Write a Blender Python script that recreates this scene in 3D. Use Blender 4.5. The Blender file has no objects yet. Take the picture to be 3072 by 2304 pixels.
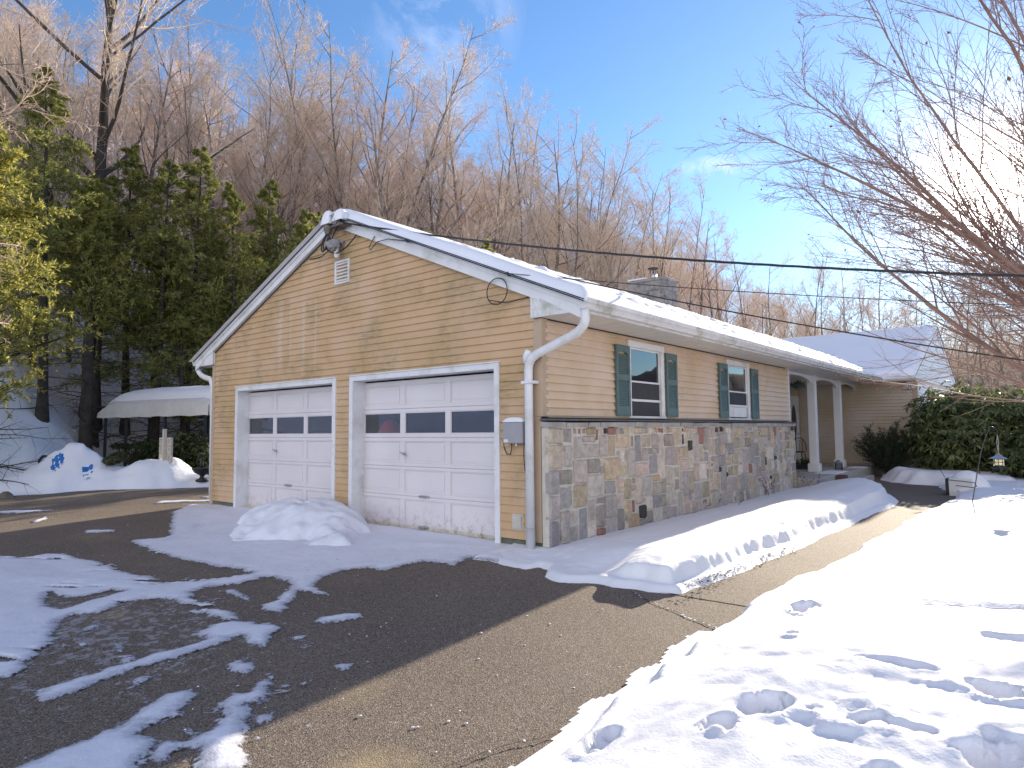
import bpy, math, random
import numpy as np
from mathutils import Vector, noise as mnoise
SC = bpy.context.scene
COL = SC.collection
rad = math.radians
RNG = np.random.default_rng(7)
random.seed(7)

# ------------------------------------------------------------------ mesh helpers
def np_mesh(name, verts, faces, smooth=False):
    """verts (N,3); faces: list of (M,k) int arrays"""
    me = bpy.data.meshes.new(name)
    verts = np.asarray(verts, dtype=np.float32)
    me.vertices.add(len(verts)); me.vertices.foreach_set('co', verts.ravel())
    fl = [np.asarray(f, dtype=np.int32) for f in faces if len(f)]
    nl = sum(f.size for f in fl); nf = sum(len(f) for f in fl)
    me.loops.add(nl); me.polygons.add(nf)
    me.loops.foreach_set('vertex_index', np.concatenate([f.ravel() for f in fl]))
    st = []; o = 0
    for f in fl:
        st.append(o + np.arange(len(f)) * f.shape[1]); o += f.size
    me.polygons.foreach_set('loop_start', np.concatenate(st).astype(np.int32))
    if smooth:
        me.polygons.foreach_set('use_smooth', np.ones(nf, dtype=bool))
    me.update(calc_edges=True); me.validate()
    return me

def link(name, me, mats, parent=None, loc=None):
    o = bpy.data.objects.new(name, me)
    if me is not None:
        me.name = name
        for m in (mats if isinstance(mats, (list, tuple)) else [mats]):
            if m: me.materials.append(m)
    COL.objects.link(o)
    if parent: o.parent = parent
    if loc is not None: o.location = loc
    return o

def tag(o, label=None, cat=None, group=None, kind=None):
    if label: o['label'] = label
    if cat: o['category'] = cat
    if group: o['group'] = group
    if kind: o['kind'] = kind
    return o

def empty(name, loc, label, cat, group=None, rz=0, kind=None):
    o = bpy.data.objects.new(name, None); COL.objects.link(o)
    o.empty_display_size = .2
    o.location = loc; o.rotation_euler = (0, 0, rz)
    tag(o, label, cat, group, kind)
    return o

class MB:
    def __init__(s): s.v = []; s.f = []; s.mi = []; s.cur = 0
    def add(s, vs, fs):
        b = len(s.v); s.v += [tuple(map(float, q)) for q in vs]
        for f in fs: s.f.append(tuple(b + i for i in f)); s.mi.append(s.cur)
    def box(s, x0, x1, y0, y1, z0, z1):
        if x0 > x1: x0, x1 = x1, x0
        if y0 > y1: y0, y1 = y1, y0
        if z0 > z1: z0, z1 = z1, z0
        s.add([(x0,y0,z0),(x1,y0,z0),(x1,y1,z0),(x0,y1,z0),(x0,y0,z1),(x1,y0,z1),(x1,y1,z1),(x0,y1,z1)],
              [(0,3,2,1),(4,5,6,7),(0,1,5,4),(1,2,6,5),(2,3,7,6),(3,0,4,7)])
        return s
    def quad(s, a, b, c, d): s.add([a,b,c,d], [(0,1,2,3)]); return s
    def prism(s, poly, axis, a, b):
        """poly 2-D points in the other two axes (cyclic order), extruded along axis from a to b"""
        def P(u, v, w):
            return {'x': (w,u,v), 'y': (u,w,v), 'z': (u,v,w)}[axis]
        n = len(poly)
        vs = [P(u,v,a) for u,v in poly] + [P(u,v,b) for u,v in poly]
        fs = [tuple(range(n)), tuple(range(2*n-1, n-1, -1))]
        fs += [(i, i+n, (i+1)%n+n, (i+1)%n) for i in range(n)]
        s.add(vs, fs); return s
    def tube(s, pts, r, n=8, cap=True, aspect=1.0, rot=0.0):
        pts = [Vector(p) for p in pts]
        rs = r if isinstance(r, (list, tuple)) else [r]*len(pts)
        t0 = (pts[1]-pts[0]).normalized()
        ref = Vector((0,0,1)) if abs(t0.z) < .9 else Vector((1,0,0))
        u = t0.cross(ref).normalized(); rings = []
        for i, p in enumerate(pts):
            t = (pts[min(i+1,len(pts)-1)] - pts[max(i-1,0)]).normalized()
            u = (u - t*u.dot(t)).normalized(); w = t.cross(u)
            rings.append([p + (u*math.cos(2*math.pi*k/n+rot)*aspect + w*math.sin(2*math.pi*k/n+rot))*rs[i] for k in range(n)])
        vs = [q for R_ in rings for q in R_]; fs = []
        for i in range(len(pts)-1):
            for k in range(n):
                fs.append((i*n+k, i*n+(k+1)%n, (i+1)*n+(k+1)%n, (i+1)*n+k))
        if cap: fs += [tuple(range(n-1,-1,-1)), tuple((len(pts)-1)*n+k for k in range(n))]
        s.add(vs, fs); return s
    def lathe(s, prof, c=(0,0,0), n=20, axis='z'):
        vs = []; m = len(prof)
        for r, z in prof:
            for k in range(n):
                a = 2*math.pi*k/n
                x, y = r*math.cos(a), r*math.sin(a)
                p = {'z': (x,y,z), 'y': (x,z,y), 'x': (z,x,y)}[axis]
                vs.append((c[0]+p[0], c[1]+p[1], c[2]+p[2]))
        fs = [(i*n+k, i*n+(k+1)%n, (i+1)*n+(k+1)%n, (i+1)*n+k) for i in range(m-1) for k in range(n)]
        fs += [tuple(range(n-1,-1,-1)), tuple((m-1)*n+k for k in range(n))]
        s.add(vs, fs); return s
    def build(s, name, mat, parent=None, smooth=False, bevel=0, label=None, loc=None, recalc=True):
        import bmesh
        me = bpy.data.meshes.new(name)
        off = Vector((0,0,0))
        if parent is not None and loc is None: off = wloc(parent)
        if loc is not None and parent is None: off = Vector(loc)
        me.from_pydata([(a-off.x,b-off.y,c-off.z) for a,b,c in s.v], [], s.f)
        bm = bmesh.new(); bm.from_mesh(me)
        if recalc: bmesh.ops.recalc_face_normals(bm, faces=bm.faces)
        if bevel:
            bmesh.ops.bevel(bm, geom=[e for e in bm.edges if len(e.link_faces)==2 and e.calc_face_angle(0) > .6], offset=bevel, segments=1, affect='EDGES', clamp_overlap=True)
        bm.to_mesh(me); bm.free()
        if smooth: me.polygons.foreach_set('use_smooth', [True]*len(me.polygons))
        me.update()
        o = link(name, me, mat, parent, loc=None)
        if parent is None: o.location = off
        if label: o['label'] = label
        return o

def wloc(o):
    v = Vector((0,0,0))
    while o is not None:
        v += o.location; o = o.parent
    return v

# vectorised value noise (numpy)
class VN:
    def __init__(s, seed, n=256):
        s.n = n; s.g = np.random.default_rng(seed).random((n, n))
    def __call__(s, x, y):
        x = np.asarray(x, float); y = np.asarray(y, float)
        xi = np.floor(x).astype(int); yi = np.floor(y).astype(int)
        fx = x-xi; fy = y-yi; fx = fx*fx*(3-2*fx); fy = fy*fy*(3-2*fy)
        n = s.n; g = s.g
        a = g[xi%n, yi%n]; b = g[(xi+1)%n, yi%n]; c = g[xi%n, (yi+1)%n]; d = g[(xi+1)%n, (yi+1)%n]
        return ((a*(1-fx)+b*fx)*(1-fy) + (c*(1-fx)+d*fx)*fy)*2-1
    def fbm(s, x, y, o=4, g=.5):
        t = 0; a = 1; w = 0
        for i in range(o):
            t = t + a*s(np.asarray(x)*2**i+17.3*i, np.asarray(y)*2**i-9.1*i); w += a; a *= g
        return t/w
N1 = VN(1); N2 = VN(2); N3 = VN(3); N4 = VN(4)
def sstep(a, b, x):
    t = np.clip((x-a)/(b-a), 0, 1); return t*t*(3-2*t)

def poly_sd(P, X, Y):
    """signed distance, positive inside"""
    P = np.asarray(P, float); d2 = np.full(X.shape, 1e9); ins = np.zeros(X.shape, bool)
    for i in range(len(P)):
        ax, ay = P[i]; bx, by = P[(i+1) % len(P)]
        ex, ey = bx-ax, by-ay; L = ex*ex+ey*ey+1e-12
        t = np.clip(((X-ax)*ex+(Y-ay)*ey)/L, 0, 1)
        d2 = np.minimum(d2, (X-ax-t*ex)**2+(Y-ay-t*ey)**2)
        c = ((ay > Y) != (by > Y)) & (X < (bx-ax)*(Y-ay)/((by-ay) if by != ay else 1e-9)+ax)
        ins ^= c
    return np.where(ins, 1, -1)*np.sqrt(d2)

def grid_mesh(name, X, Y, Z, mask=None):
    h, w = X.shape
    idx = np.arange(h*w).reshape(h, w)
    q = np.stack([idx[:-1,:-1], idx[:-1,1:], idx[1:,1:], idx[1:,:-1]], -1).reshape(-1, 4)
    if mask is not None:
        keep = mask.ravel()[q].any(1); q = q[keep]
        used = np.unique(q); mp = np.full(h*w, -1); mp[used] = np.arange(len(used))
        V = np.stack([X.ravel(), Y.ravel(), Z.ravel()], 1)[used]; q = mp[q]
    else: V = np.stack([X.ravel(), Y.ravel(), Z.ravel()], 1)
    # make faces point up
    return np_mesh(name, V, [q], True)

# ------------------------------------------------------------------ materials
def newmat(name):
    m = bpy.data.materials.new(name); m.use_nodes = True
    nt = m.node_tree; nt.nodes.clear()
    out = nt.nodes.new('ShaderNodeOutputMaterial'); bs = nt.nodes.new('ShaderNodeBsdfPrincipled')
    nt.links.new(bs.outputs[0], out.inputs[0])
    return m, nt, bs, out
class G:
    """tiny node-graph helper"""
    def __init__(s, nt): s.nt = nt; s.L = nt.links.new
    def n(s, t, **k):
        nd = s.nt.nodes.new(t)
        for a, b in k.items(): setattr(nd, a, b)
        return nd
    def coord(s, w='Object', scale=(1,1,1)):
        c = s.n('ShaderNodeTexCoord'); m = s.n('ShaderNodeMapping'); m.inputs['Scale'].default_value = scale
        s.L(c.outputs[w], m.inputs['Vector']); return m.outputs[0]
    def noise(s, vec, sc, det=4, rough=.55, dist=0):
        t = s.n('ShaderNodeTexNoise'); t.inputs['Scale'].default_value = sc; t.inputs['Detail'].default_value = det
        t.inputs['Roughness'].default_value = rough; t.inputs['Distortion'].default_value = dist
        if vec: s.L(vec, t.inputs['Vector'])
        return t.outputs['Fac']
    def ramp(s, fac, stops):
        r = s.n('ShaderNodeValToRGB'); e = r.color_ramp.elements
        while len(e) < len(stops): e.new(.5)
        for i, (p, c) in enumerate(stops):
            e[i].position = p; e[i].color = (c, c, c, 1) if isinstance(c, (int, float)) else (*c, 1)
        s.L(fac, r.inputs[0]); return r.outputs[0]
    def mix(s, fac, a, b, mode='MIX'):
        m = s.n('ShaderNodeMix', data_type='RGBA', blend_type=mode)
        for i, v in ((0, fac), (6, a), (7, b)):
            if hasattr(v, 'is_linked') or hasattr(v, 'links'): s.L(v, m.inputs[i])
            elif isinstance(v, (int, float)): m.inputs[i].default_value = v if i == 0 else (v, v, v, 1)
            else: m.inputs[i].default_value = (*v, 1)
        return m.outputs[2]
    def math(s, op, a, b=None, clamp=False):
        m = s.n('ShaderNodeMath', operation=op, use_clamp=clamp)
        for i, v in ((0, a), (1, b)):
            if v is None: continue
            if isinstance(v, (int, float)): m.inputs[i].default_value = v
            else: s.L(v, m.inputs[i])
        return m.outputs[0]
    def sep(s, vec):
        m = s.n('ShaderNodeSeparateXYZ'); s.L(vec, m.inputs[0]); return m.outputs
    def bump(s, h, st, dist, bs):
        b = s.n('ShaderNodeBump'); b.inputs['Strength'].default_value = st; b.inputs['Distance'].default_value = dist
        s.L(h, b.inputs['Height']); s.L(b.outputs[0], bs.inputs['Normal']); return b

def simple(name, c, rough=.6, var=.12, sc=6, bump=.15, bd=.004, metal=0, spec=.4, c2=None, dsc=None):
    m, nt, bs, out = newmat(name); g = G(nt); v = g.coord()
    f = g.noise(v, sc, 5, .6)
    a = tuple(q*(1-var) for q in c); b = tuple(min(1, q*(1+var)) for q in c)
    col = g.mix(g.ramp(f, [(.3, 0.), (.7, 1.)]), a, b)
    if c2: col = g.mix(g.ramp(g.noise(v, dsc or sc*.6, 6, .7), [(.5, 0.), (.68, 1.)]), col, c2)
    nt.links.new(col, bs.inputs['Base Color'])
    bs.inputs['Roughness'].default_value = rough; bs.inputs['Metallic'].default_value = metal
    bs.inputs['Specular IOR Level'].default_value = spec
    if bump: g.bump(g.noise(v, sc*6, 4, .6), bump, bd, bs)
    return m

M = {}
M['white'] = simple('white_paint', (.72,.71,.72), .45, .05, 3, .05, c2=(.55,.54,.5), dsc=2.2)
M['white_dirty'] = simple('weathered_white_paint', (.70,.69,.69), .5, .07, 4, .08, c2=(.42,.42,.34), dsc=3)
M['soffit'] = simple('soffit_vinyl', (.66,.62,.56), .5, .05, 2, 0)
M['column'] = simple('column_paint', (.70,.69,.70), .5, .05, 3, .05)
M['post_tan'] = simple('tan_corner_trim', (.46,.34,.235), .5, .06, 3, .04)
M['dark'] = simple('dark_shingle', (.05,.047,.045), .9, .3, 20, .4)
M['green'] = simple('green_shutter', (.10,.15,.145), .5, .1, 8, .06, spec=.3)
M['greybox'] = simple('grey_box', (.33,.32,.34), .5, .06, 5, .05)
M['black'] = simple('black_rubber', (.012,.012,.014), .45, .2, 10, 0)
M['wire'] = simple('black_cable', (.015,.015,.02), .5, .2, 10, 0, spec=.5)
M['metal'] = simple('galvanised_metal', (.45,.45,.46), .35, .1, 6, .05, metal=.8)
M['darkmetal'] = simple('dark_metal', (.03,.035,.04), .5, .2, 6, .05, metal=.3)
M['brownmetal'] = simple('weatherhead_metal', (.17,.15,.13), .5, .2, 9, .1, metal=.5)
M['concrete'] = simple('concrete', (.42,.40,.37), .85, .15, 6, .3)
M['found'] = simple('foundation', (.12,.12,.09), .9, .3, 7, .4)
M['inner'] = simple('dark_interior', (.05,.05,.055), .9, .1, 4, 0)
M['canvas'] = simple('canopy_canvas', (.60,.58,.55), .8, .08, 3, .1)
M['chimstone'] = simple('chimney_block', (.29,.265,.25), .9, .25, 3, .6, .02, c2=(.11,.10,.10), dsc=4)
M['tarp'] = simple('blue_tarp', (.03,.17,.50), .5, .1, 4, .1)
M['red'] = simple('red_plastic', (.6,.04,.03), .4, .1, 4, 0)
M['lattice'] = simple('pale_block', (.55,.50,.43), .8, .1, 8, .2)
M['candle'] = simple('pale_amber_glass', (.75,.66,.4), .2, .1, 6, 0)
M['dirt'] = simple('mulch', (.06,.045,.035), .95, .4, 30, .6)
M['rust'] = simple('rusty_bottom_rail', (.60,.54,.44), .6, .15, 5, .15, c2=(.32,.2,.1), dsc=9)
M['deadleaf'] = simple('dead_leaf', (.22,.09,.04), .7, .4, 9, 0)
M['doorwood'] = simple('front_door_panel', (.05,.03,.03), .4, .1, 9, 0)

def siding_mat(name, c, streak=False, mildew=1.):
    m, nt, bs, out = newmat(name); g = G(nt); v = g.coord()
    w = g.coord(scale=(1, 1, 6))
    base = g.mix(g.ramp(g.noise(v, 1.3, 4), [(.3, 0.), (.75, 1.)]), tuple(q*f_ for q, f_ in zip(c, (.92,.90,.80))), tuple(q*f_ for q, f_ in zip(c, (1.06,1.12,1.32))))
    d1 = g.ramp(g.noise(v, 1.1, 7, .68), [(.47, 0.), (.62, 1.)])
    d2 = g.ramp(g.noise(w, 5.5, 8, .75), [(.42, 0.), (.6, 1.)])
    dirt = g.math('MULTIPLY', g.math('MULTIPLY', d1, d2), .62*mildew)
    col = g.mix(dirt, base, (.20, .17, .085))
    d3 = g.ramp(g.noise(v, .55, 4, .6), [(.45, 0.), (.65, 1.)])
    col = g.mix(g.math('MULTIPLY', d3, .30*mildew), col, (.30, .225, .10))
    if streak:
        s = g.sep(v)
        tot = None
        for x0, wd in ((-5.78, .10), (-5.05, .075), (-5.45, .03), (-4.7, .03)):
            a = g.math('ABSOLUTE', g.math('SUBTRACT', s[0], x0))
            a = g.math('SUBTRACT', 1, g.math('DIVIDE', a, wd), True)
            tot = a if tot is None else g.math('MAXIMUM', tot, a)
        zz = g.math('MULTIPLY', g.ramp(g.math('DIVIDE', s[2], 5), [(.46, 0.), (.56, 1.), (.68, 1.), (.78, 0.)]), .42)
        tot = g.math('MULTIPLY', tot, g.math('MULTIPLY', zz, g.ramp(g.noise(w, 4, 5), [(.25, 0.2), (.6, 1.)])))
        col = g.mix(tot, col, (.66, .60, .56))
    nt.links.new(col, bs.inputs['Base Color']); bs.inputs['Roughness'].default_value = .55
    bs.inputs['Specular IOR Level'].default_value = .25
    g.bump(g.noise(w, 14, 4), .10, .004, bs)
    return m
M['siding'] = siding_mat('tan_vinyl_siding_weathered', (.57, .375, .21), True, 1.)
M['siding2'] = siding_mat('tan_vinyl_siding', (.68, .51, .36), False, .32)
M['siding3'] = siding_mat('beige_vinyl_siding', (.56, .46, .35), False, .25)
M['siding_white'] = simple('white_siding', (.66,.66,.68), .5, .05, 2, 0)

def door_mat():
    m, nt, bs, out = newmat('garage_door_paint'); g = G(nt); v = g.coord()
    col = g.mix(g.ramp(g.noise(v, 1.5, 4), [(.3,0.),(.7,1.)]), (.66,.61,.62), (.72,.67,.67))
    s = g.sep(v)
    low = g.ramp(s[2], [(.0, 1.), (.35, 0.)])
    st = g.math('MULTIPLY', low, g.ramp(g.noise(v, 9, 7, .7), [(.5,0.),(.62,1.)]))
    col = g.mix(g.math('MULTIPLY', st, .6), col, (.36,.24,.13))
    sp = g.ramp(g.noise(v, 28, 3, .5), [(.74,0.),(.78,1.)])
    col = g.mix(g.math('MULTIPLY', sp, .7), col, (.28,.16,.09))
    nt.links.new(col, bs.inputs['Base Color']); bs.inputs['Roughness'].default_value = .42
    g.bump(g.noise(v, 20, 4), .05, .003, bs)
    return m
M['door'] = door_mat()

def asphalt():
    m, nt, bs, out = newmat('asphalt'); g = G(nt); v = g.coord()
    big = g.ramp(g.noise(v, .55, 5), [(.3,0.),(.7,1.)])
    col = g.mix(big, (.125,.096,.074), (.18,.137,.102))
    grit = g.n('ShaderNodeTexVoronoi'); grit.inputs['Scale'].default_value = 125; g.L(v, grit.inputs['Vector'])
    gs = g.sep(grit.outputs['Color'])
    col = g.mix(g.ramp(gs[0], [(.55,0.),(1.,1.)]), col, (.30,.25,.20))
    col = g.mix(g.ramp(gs[1], [(.7,0.),(1.,1.)]), col, (.035,.03,.028))
    # frost / crushed snow powder left on the tyre lanes
    s = g.sep(v)
    fx = g.math('SUBTRACT', 1, g.math('ABSOLUTE', g.math('DIVIDE', g.math('ADD', s[0], 1.55), 2.2)), True)
    fy = g.math('SUBTRACT', 1, g.math('ABSOLUTE', g.math('DIVIDE', g.math('ADD', s[1], 4.25), 1.3)), True)
    area = g.math('MULTIPLY', g.math('POWER', g.math('MULTIPLY', fx, fy), .5), 1.0)
    p = g.noise(v, 11, 7, .72)
    thr = g.math('ADD', p, g.math('MULTIPLY', area, .17))
    pw = g.ramp(thr, [(.645, 0.), (.70, 1.)])
    col = g.mix(g.math('MULTIPLY', pw, .55), col, (.42,.42,.44))
    for (sx, sy, rx_, ry_, am) in ((2.25,-4.25,.42,.30,.75),(-1.95,-3.98,.5,.16,.55),(1.35,-3.75,.22,.30,.35),(-6.5,-2.6,.9,.3,.3)):
        q1 = g.math('DIVIDE', g.math('SUBTRACT', s[0], sx), rx_); q2 = g.math('DIVIDE', g.math('SUBTRACT', s[1], sy), ry_)
        dd_ = g.math('ADD', g.math('MULTIPLY', q1, q1), g.math('MULTIPLY', q2, q2))
        mk = g.math('MULTIPLY', g.math('SUBTRACT', 1, dd_, True), g.ramp(g.noise(v, 5, 6, .7), [(.3,0.),(.65,1.)]))
        col = g.mix(g.math('MULTIPLY', mk, am), col, (.38,.29,.16))
    salt = g.ramp(g.noise(v, .9, 6, .7), [(.56, 0.), (.75, 1.)])
    col = g.mix(g.math('MULTIPLY', salt, .25), col, (.26,.23,.2))
    nt.links.new(col, bs.inputs['Base Color']); bs.inputs['Roughness'].default_value = .85
    bs.inputs['Specular IOR Level'].default_value = .3
    h = g.math('ADD', grit.outputs['Distance'], g.math('MULTIPLY', g.noise(v, 160, 2), .6))
    g.bump(h, .55, .005, bs)
    return m
M['asphalt'] = asphalt()

def snow(name='snow', c=(.81,.81,.83), grit=0., bump=.35, dirt=(.25,.2,.17)):
    m, nt, bs, out = newmat(name); g = G(nt); v = g.coord()
    col = g.mix(g.ramp(g.noise(v, 1.2, 4), [(.3,0.),(.7,1.)]), tuple(q*.96 for q in c), c)
    if grit:
        sp = g.ramp(g.noise(v, 24, 6, .7), [(.70-.05*grit,0.),(.74,1.)])
        col = g.mix(g.math('MULTIPLY', sp, .55), col, dirt)
        p = g.ramp(g.noise(v, 2.2, 6, .7), [(.45,0.),(.7,1.)])
        col = g.mix(g.math('MULTIPLY', p, .22*grit), col, (.55,.55,.6))
    nt.links.new(col, bs.inputs['Base Color'])
    bs.inputs['Roughness'].default_value = .75; bs.inputs['Specular IOR Level'].default_value = .25
    h = g.math('ADD', g.noise(v, 9, 5), g.math('MULTIPLY', g.noise(v, 60, 3), .35))
    g.bump(h, bump, .02, bs)
    return m
M['snow'] = snow()
M['snow_hill'] = snow('hill_snow', (.70,.70,.76), .6, .5, (.16,.12,.10))
M['snow_drive'] = snow('trodden_snow', (.72,.73,.80), .35, .25)
M['snow_pile'] = snow('piled_snow', (.78,.79,.84), .25, .5)
M['snow_roof'] = snow('roof_snow', (.80,.81,.85), 0, .4)

def leafmat(name, c1, c2, trans=.35, rough=.6, sc=2.5):
    m, nt, bs, out = newmat(name); g = G(nt); v = g.coord()
    info = g.n('ShaderNodeNewGeometry')
    f = g.math('ADD', g.math('MULTIPLY', g.noise(v, sc, 4), .6), g.math('MULTIPLY', info.outputs['Random Per Island'], .55))
    col = g.mix(g.ramp(f, [(.35,0.),(.8,1.)]), c1, c2)
    nt.links.new(col, bs.inputs['Base Color']); bs.inputs['Roughness'].default_value = rough
    bs.inputs['Specular IOR Level'].default_value = .3
    tr = g.n('ShaderNodeBsdfTranslucent'); nt.links.new(col, tr.inputs['Color'])
    mx = g.n('ShaderNodeMixShader'); mx.inputs[0].default_value = trans
    nt.links.new(bs.outputs[0], mx.inputs[1]); nt.links.new(tr.outputs[0], mx.inputs[2])
    nt.links.new(mx.outputs[0], out.inputs[0])
    return m
M['conifer'] = leafmat('hemlock_needles', (.14,.175,.065), (.50,.47,.15), .58)
M['conifer_gold'] = leafmat('golden_cedar_needles', (.15,.17,.05), (.50,.45,.12), .5)
M['rhodo'] = leafmat('rhododendron_leaf', (.085,.125,.055), (.25,.27,.10), .38, .35)
M['yew'] = leafmat('yew_needles', (.022,.04,.022), (.05,.075,.035), .2)
M['broad'] = leafmat('evergreen_leaf', (.035,.055,.02), (.09,.10,.035), .25)
M['bark'] = simple('grey_bark', (.12,.098,.082), .85, .35, 5, .6, .02, c2=(.27,.23,.20), dsc=1.6)
M['bark_beech'] = simple('smooth_bark', (.30,.195,.155), .7, .3, 4, .3, .01)
M['twig'] = simple('twig_bark', (.60,.47,.36), .8, .3, 3, 0)
M['twig_red'] = simple('reddish_twig_bark', (.63,.46,.36), .8, .3, 3, 0)
M['bark_dark'] = simple('dark_bark', (.06,.048,.04), .9, .35, 5, .6, .02)
M['bark_pale'] = simple('pale_birch_bark', (.50,.45,.41), .8, .2, 5, .3, .01, c2=(.2,.17,.15), dsc=5)

def glass(name='window_glass', tint=.55, refl=.1, dark=(.01,.012,.014)):
    m, nt, bs, out = newmat(name); g = G(nt)
    nt.nodes.remove(bs)
    t = g.n('ShaderNodeBsdfTransparent'); t.inputs[0].default_value = (tint,tint,tint*1.02,1)
    gl = g.n('ShaderNodeBsdfGlossy'); gl.inputs['Roughness'].default_value = .02; gl.inputs[0].default_value = (.9,.93,.95,1)
    lw = g.n('ShaderNodeFresnel'); lw.inputs[0].default_value = 1.55
    f = g.math('ADD', g.math('MULTIPLY', lw.outputs[0], .9 if refl > 0 else .45), refl, True)
    mx = g.n('ShaderNodeMixShader'); g.L(f, mx.inputs[0]); g.L(t.outputs[0], mx.inputs[1]); g.L(gl.outputs[0], mx.inputs[2])
    g.L(mx.outputs[0], out.inputs[0]); return m
M['glass'] = glass()
M['glass_g'] = glass('garage_glass', .8, -.02)

# ------------------------------------------------------------------ camera
CAM = dict(yaw=39.6903, pitch=3.9944, roll=-.4939, f=1979.1875)
cam = bpy.data.cameras.new('camera'); camo = bpy.data.objects.new('camera', cam); COL.objects.link(camo)
y_, p_, r_ = map(rad, (CAM['yaw'], CAM['pitch'], CAM['roll']))
F = Vector((-math.sin(y_)*math.cos(p_), math.cos(y_)*math.cos(p_), math.sin(p_)))
R0 = Vector((math.cos(y_), math.sin(y_), 0)); U0 = R0.cross(F)
Rv = R0*math.cos(r_)+U0*math.sin(r_); Uv = -R0*math.sin(r_)+U0*math.cos(r_)
from mathutils import Matrix
mw = Matrix((( Rv.x, Uv.x, -F.x, 4.7775), (Rv.y, Uv.y, -F.y, -6.3182), (Rv.z, Uv.z, -F.z, 1.3966), (0,0,0,1)))
camo.matrix_world = mw
cam.sensor_width = 36; cam.lens = 36*CAM['f']/3072; cam.clip_start = .05; cam.clip_end = 3000
SC.camera = camo

# ------------------------------------------------------------------ world + sun
SUN_EL, SUN_AZ = 16.5, -3.0     # azimuth measured from +y towards +x
w = bpy.data.worlds.new('World'); SC.world = w; w.use_nodes = True
nt = w.node_tree; nt.nodes.clear(); g = G(nt)
out = g.n('ShaderNodeOutputWorld'); bg = g.n('ShaderNodeBackground'); g.L(bg.outputs[0], out.inputs[0])
sky = g.n('ShaderNodeTexSky', sky_type='NISHITA', sun_disc=False)
sky.sun_elevation = rad(SUN_EL); sky.sun_rotation = rad(SUN_AZ)
sky.air_density = 1.0; sky.dust_density = .05; sky.ozone_density = 2.5; sky.altitude = 100
tc = g.n('ShaderNodeTexCoord'); dirv = tc.outputs['Generated']
sd = Vector((math.sin(rad(SUN_AZ))*math.cos(rad(SUN_EL)), math.cos(rad(SUN_AZ))*math.cos(rad(SUN_EL)), math.sin(rad(SUN_EL))))
nrm = g.n('ShaderNodeVectorMath', operation='NORMALIZE'); g.L(dirv, nrm.inputs[0])
dot = g.n('ShaderNodeVectorMath', operation='DOT_PRODUCT'); g.L(nrm.outputs[0], dot.inputs[0]); dot.inputs[1].default_value = sd
dmax = g.math('MAXIMUM', dot.outputs['Value'], 0.0)
aur = g.math('ADD', g.math('MULTIPLY', g.math('POWER', dmax, 900.), 60.), g.math('ADD', g.math('MULTIPLY', g.math('POWER', dmax, 160.), 4.5), g.math('MULTIPLY', g.math('POWER', dmax, 12.), .55)))
hs = g.n('ShaderNodeHueSaturation'); hs.inputs['Saturation'].default_value = 1.04; g.L(sky.outputs[0], hs.inputs['Color'])
tint = g.mix(1.0, hs.outputs[0], (.72, .83, .95), 'MULTIPLY')
auc = g.mix(1.0, (1., .93, .80), (1,1,1), 'MULTIPLY')
vm = g.n('ShaderNodeVectorMath', operation='SCALE'); vm.inputs[0].default_value = (1., .92, .78); g.L(aur, vm.inputs['Scale'])
ad = g.n('ShaderNodeVectorMath', operation='ADD'); g.L(tint, ad.inputs[0]); g.L(vm.outputs[0], ad.inputs[1])
# added warm fill glow in the unseen sky opposite the sun, brightening shaded walls
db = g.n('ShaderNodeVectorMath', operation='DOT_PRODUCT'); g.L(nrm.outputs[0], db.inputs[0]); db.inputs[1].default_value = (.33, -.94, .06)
fill_glow = g.ramp(db.outputs['Value'], [(.2, 0.), (.85, 1.)])
vs = g.n('ShaderNodeVectorMath', operation='SCALE'); vs.inputs[0].default_value = (4.4, 3.45, 2.65); g.L(fill_glow, vs.inputs['Scale'])
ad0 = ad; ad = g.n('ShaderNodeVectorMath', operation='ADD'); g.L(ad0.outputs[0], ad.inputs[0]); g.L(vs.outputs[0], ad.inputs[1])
# thin cirrus wisps
def wisp(center, size, sc, amp, dens):
    c = Vector(center).normalized()
    sub = g.n('ShaderNodeVectorMath', operation='SUBTRACT'); g.L(nrm.outputs[0], sub.inputs[0]); sub.inputs[1].default_value = c
    mp = g.n('ShaderNodeMapping'); mp.inputs['Scale'].default_value = size; g.L(sub.outputs[0], mp.inputs[0])
    ln = g.n('ShaderNodeVectorMath', operation='LENGTH'); g.L(mp.outputs[0], ln.inputs[0])
    m_ = g.math('SUBTRACT', 1, ln.outputs['Value'], True)
    nn = g.ramp(g.noise(nrm.outputs[0], sc, 8, .62, .5), [(.42, 0.), (.72, 1.)])
    return g.math('MULTIPLY', g.math('MULTIPLY', m_, nn), dens)
SKYW = []
CLOUDS = True
P_ = lambda u, v: (F + Rv*((u-1536)/CAM['f']) - Uv*((v-1152)/CAM['f'])).normalized()
cl = g.math('ADD', wisp(P_(1330, 20), (9, 9, 6), 8, 1, .9), wisp(P_(1360, 300), (13, 13, 13), 11, 1, .6))
cl = g.math('ADD', cl, wisp(P_(2150, 500), (14, 14, 60), 22, 1, 1.2), True)
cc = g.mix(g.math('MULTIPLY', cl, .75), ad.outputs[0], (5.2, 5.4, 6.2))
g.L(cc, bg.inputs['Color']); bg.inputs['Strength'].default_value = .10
sun = bpy.data.lights.new('sun', 'SUN'); sun.energy = 5.0; sun.angle = rad(.5); sun.color = (1., .88, .70)
suno = bpy.data.objects.new('sun', sun); COL.objects.link(suno); suno.rotation_mode = 'QUATERNION'
suno.rotation_quaternion = sd.to_track_quat('Z', 'Y'); suno.location = sd*100
SC.view_settings.view_transform = 'Standard'; SC.view_settings.look = 'None'
SC.view_settings.exposure = 1.36; SC.view_settings.gamma = 1
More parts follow.
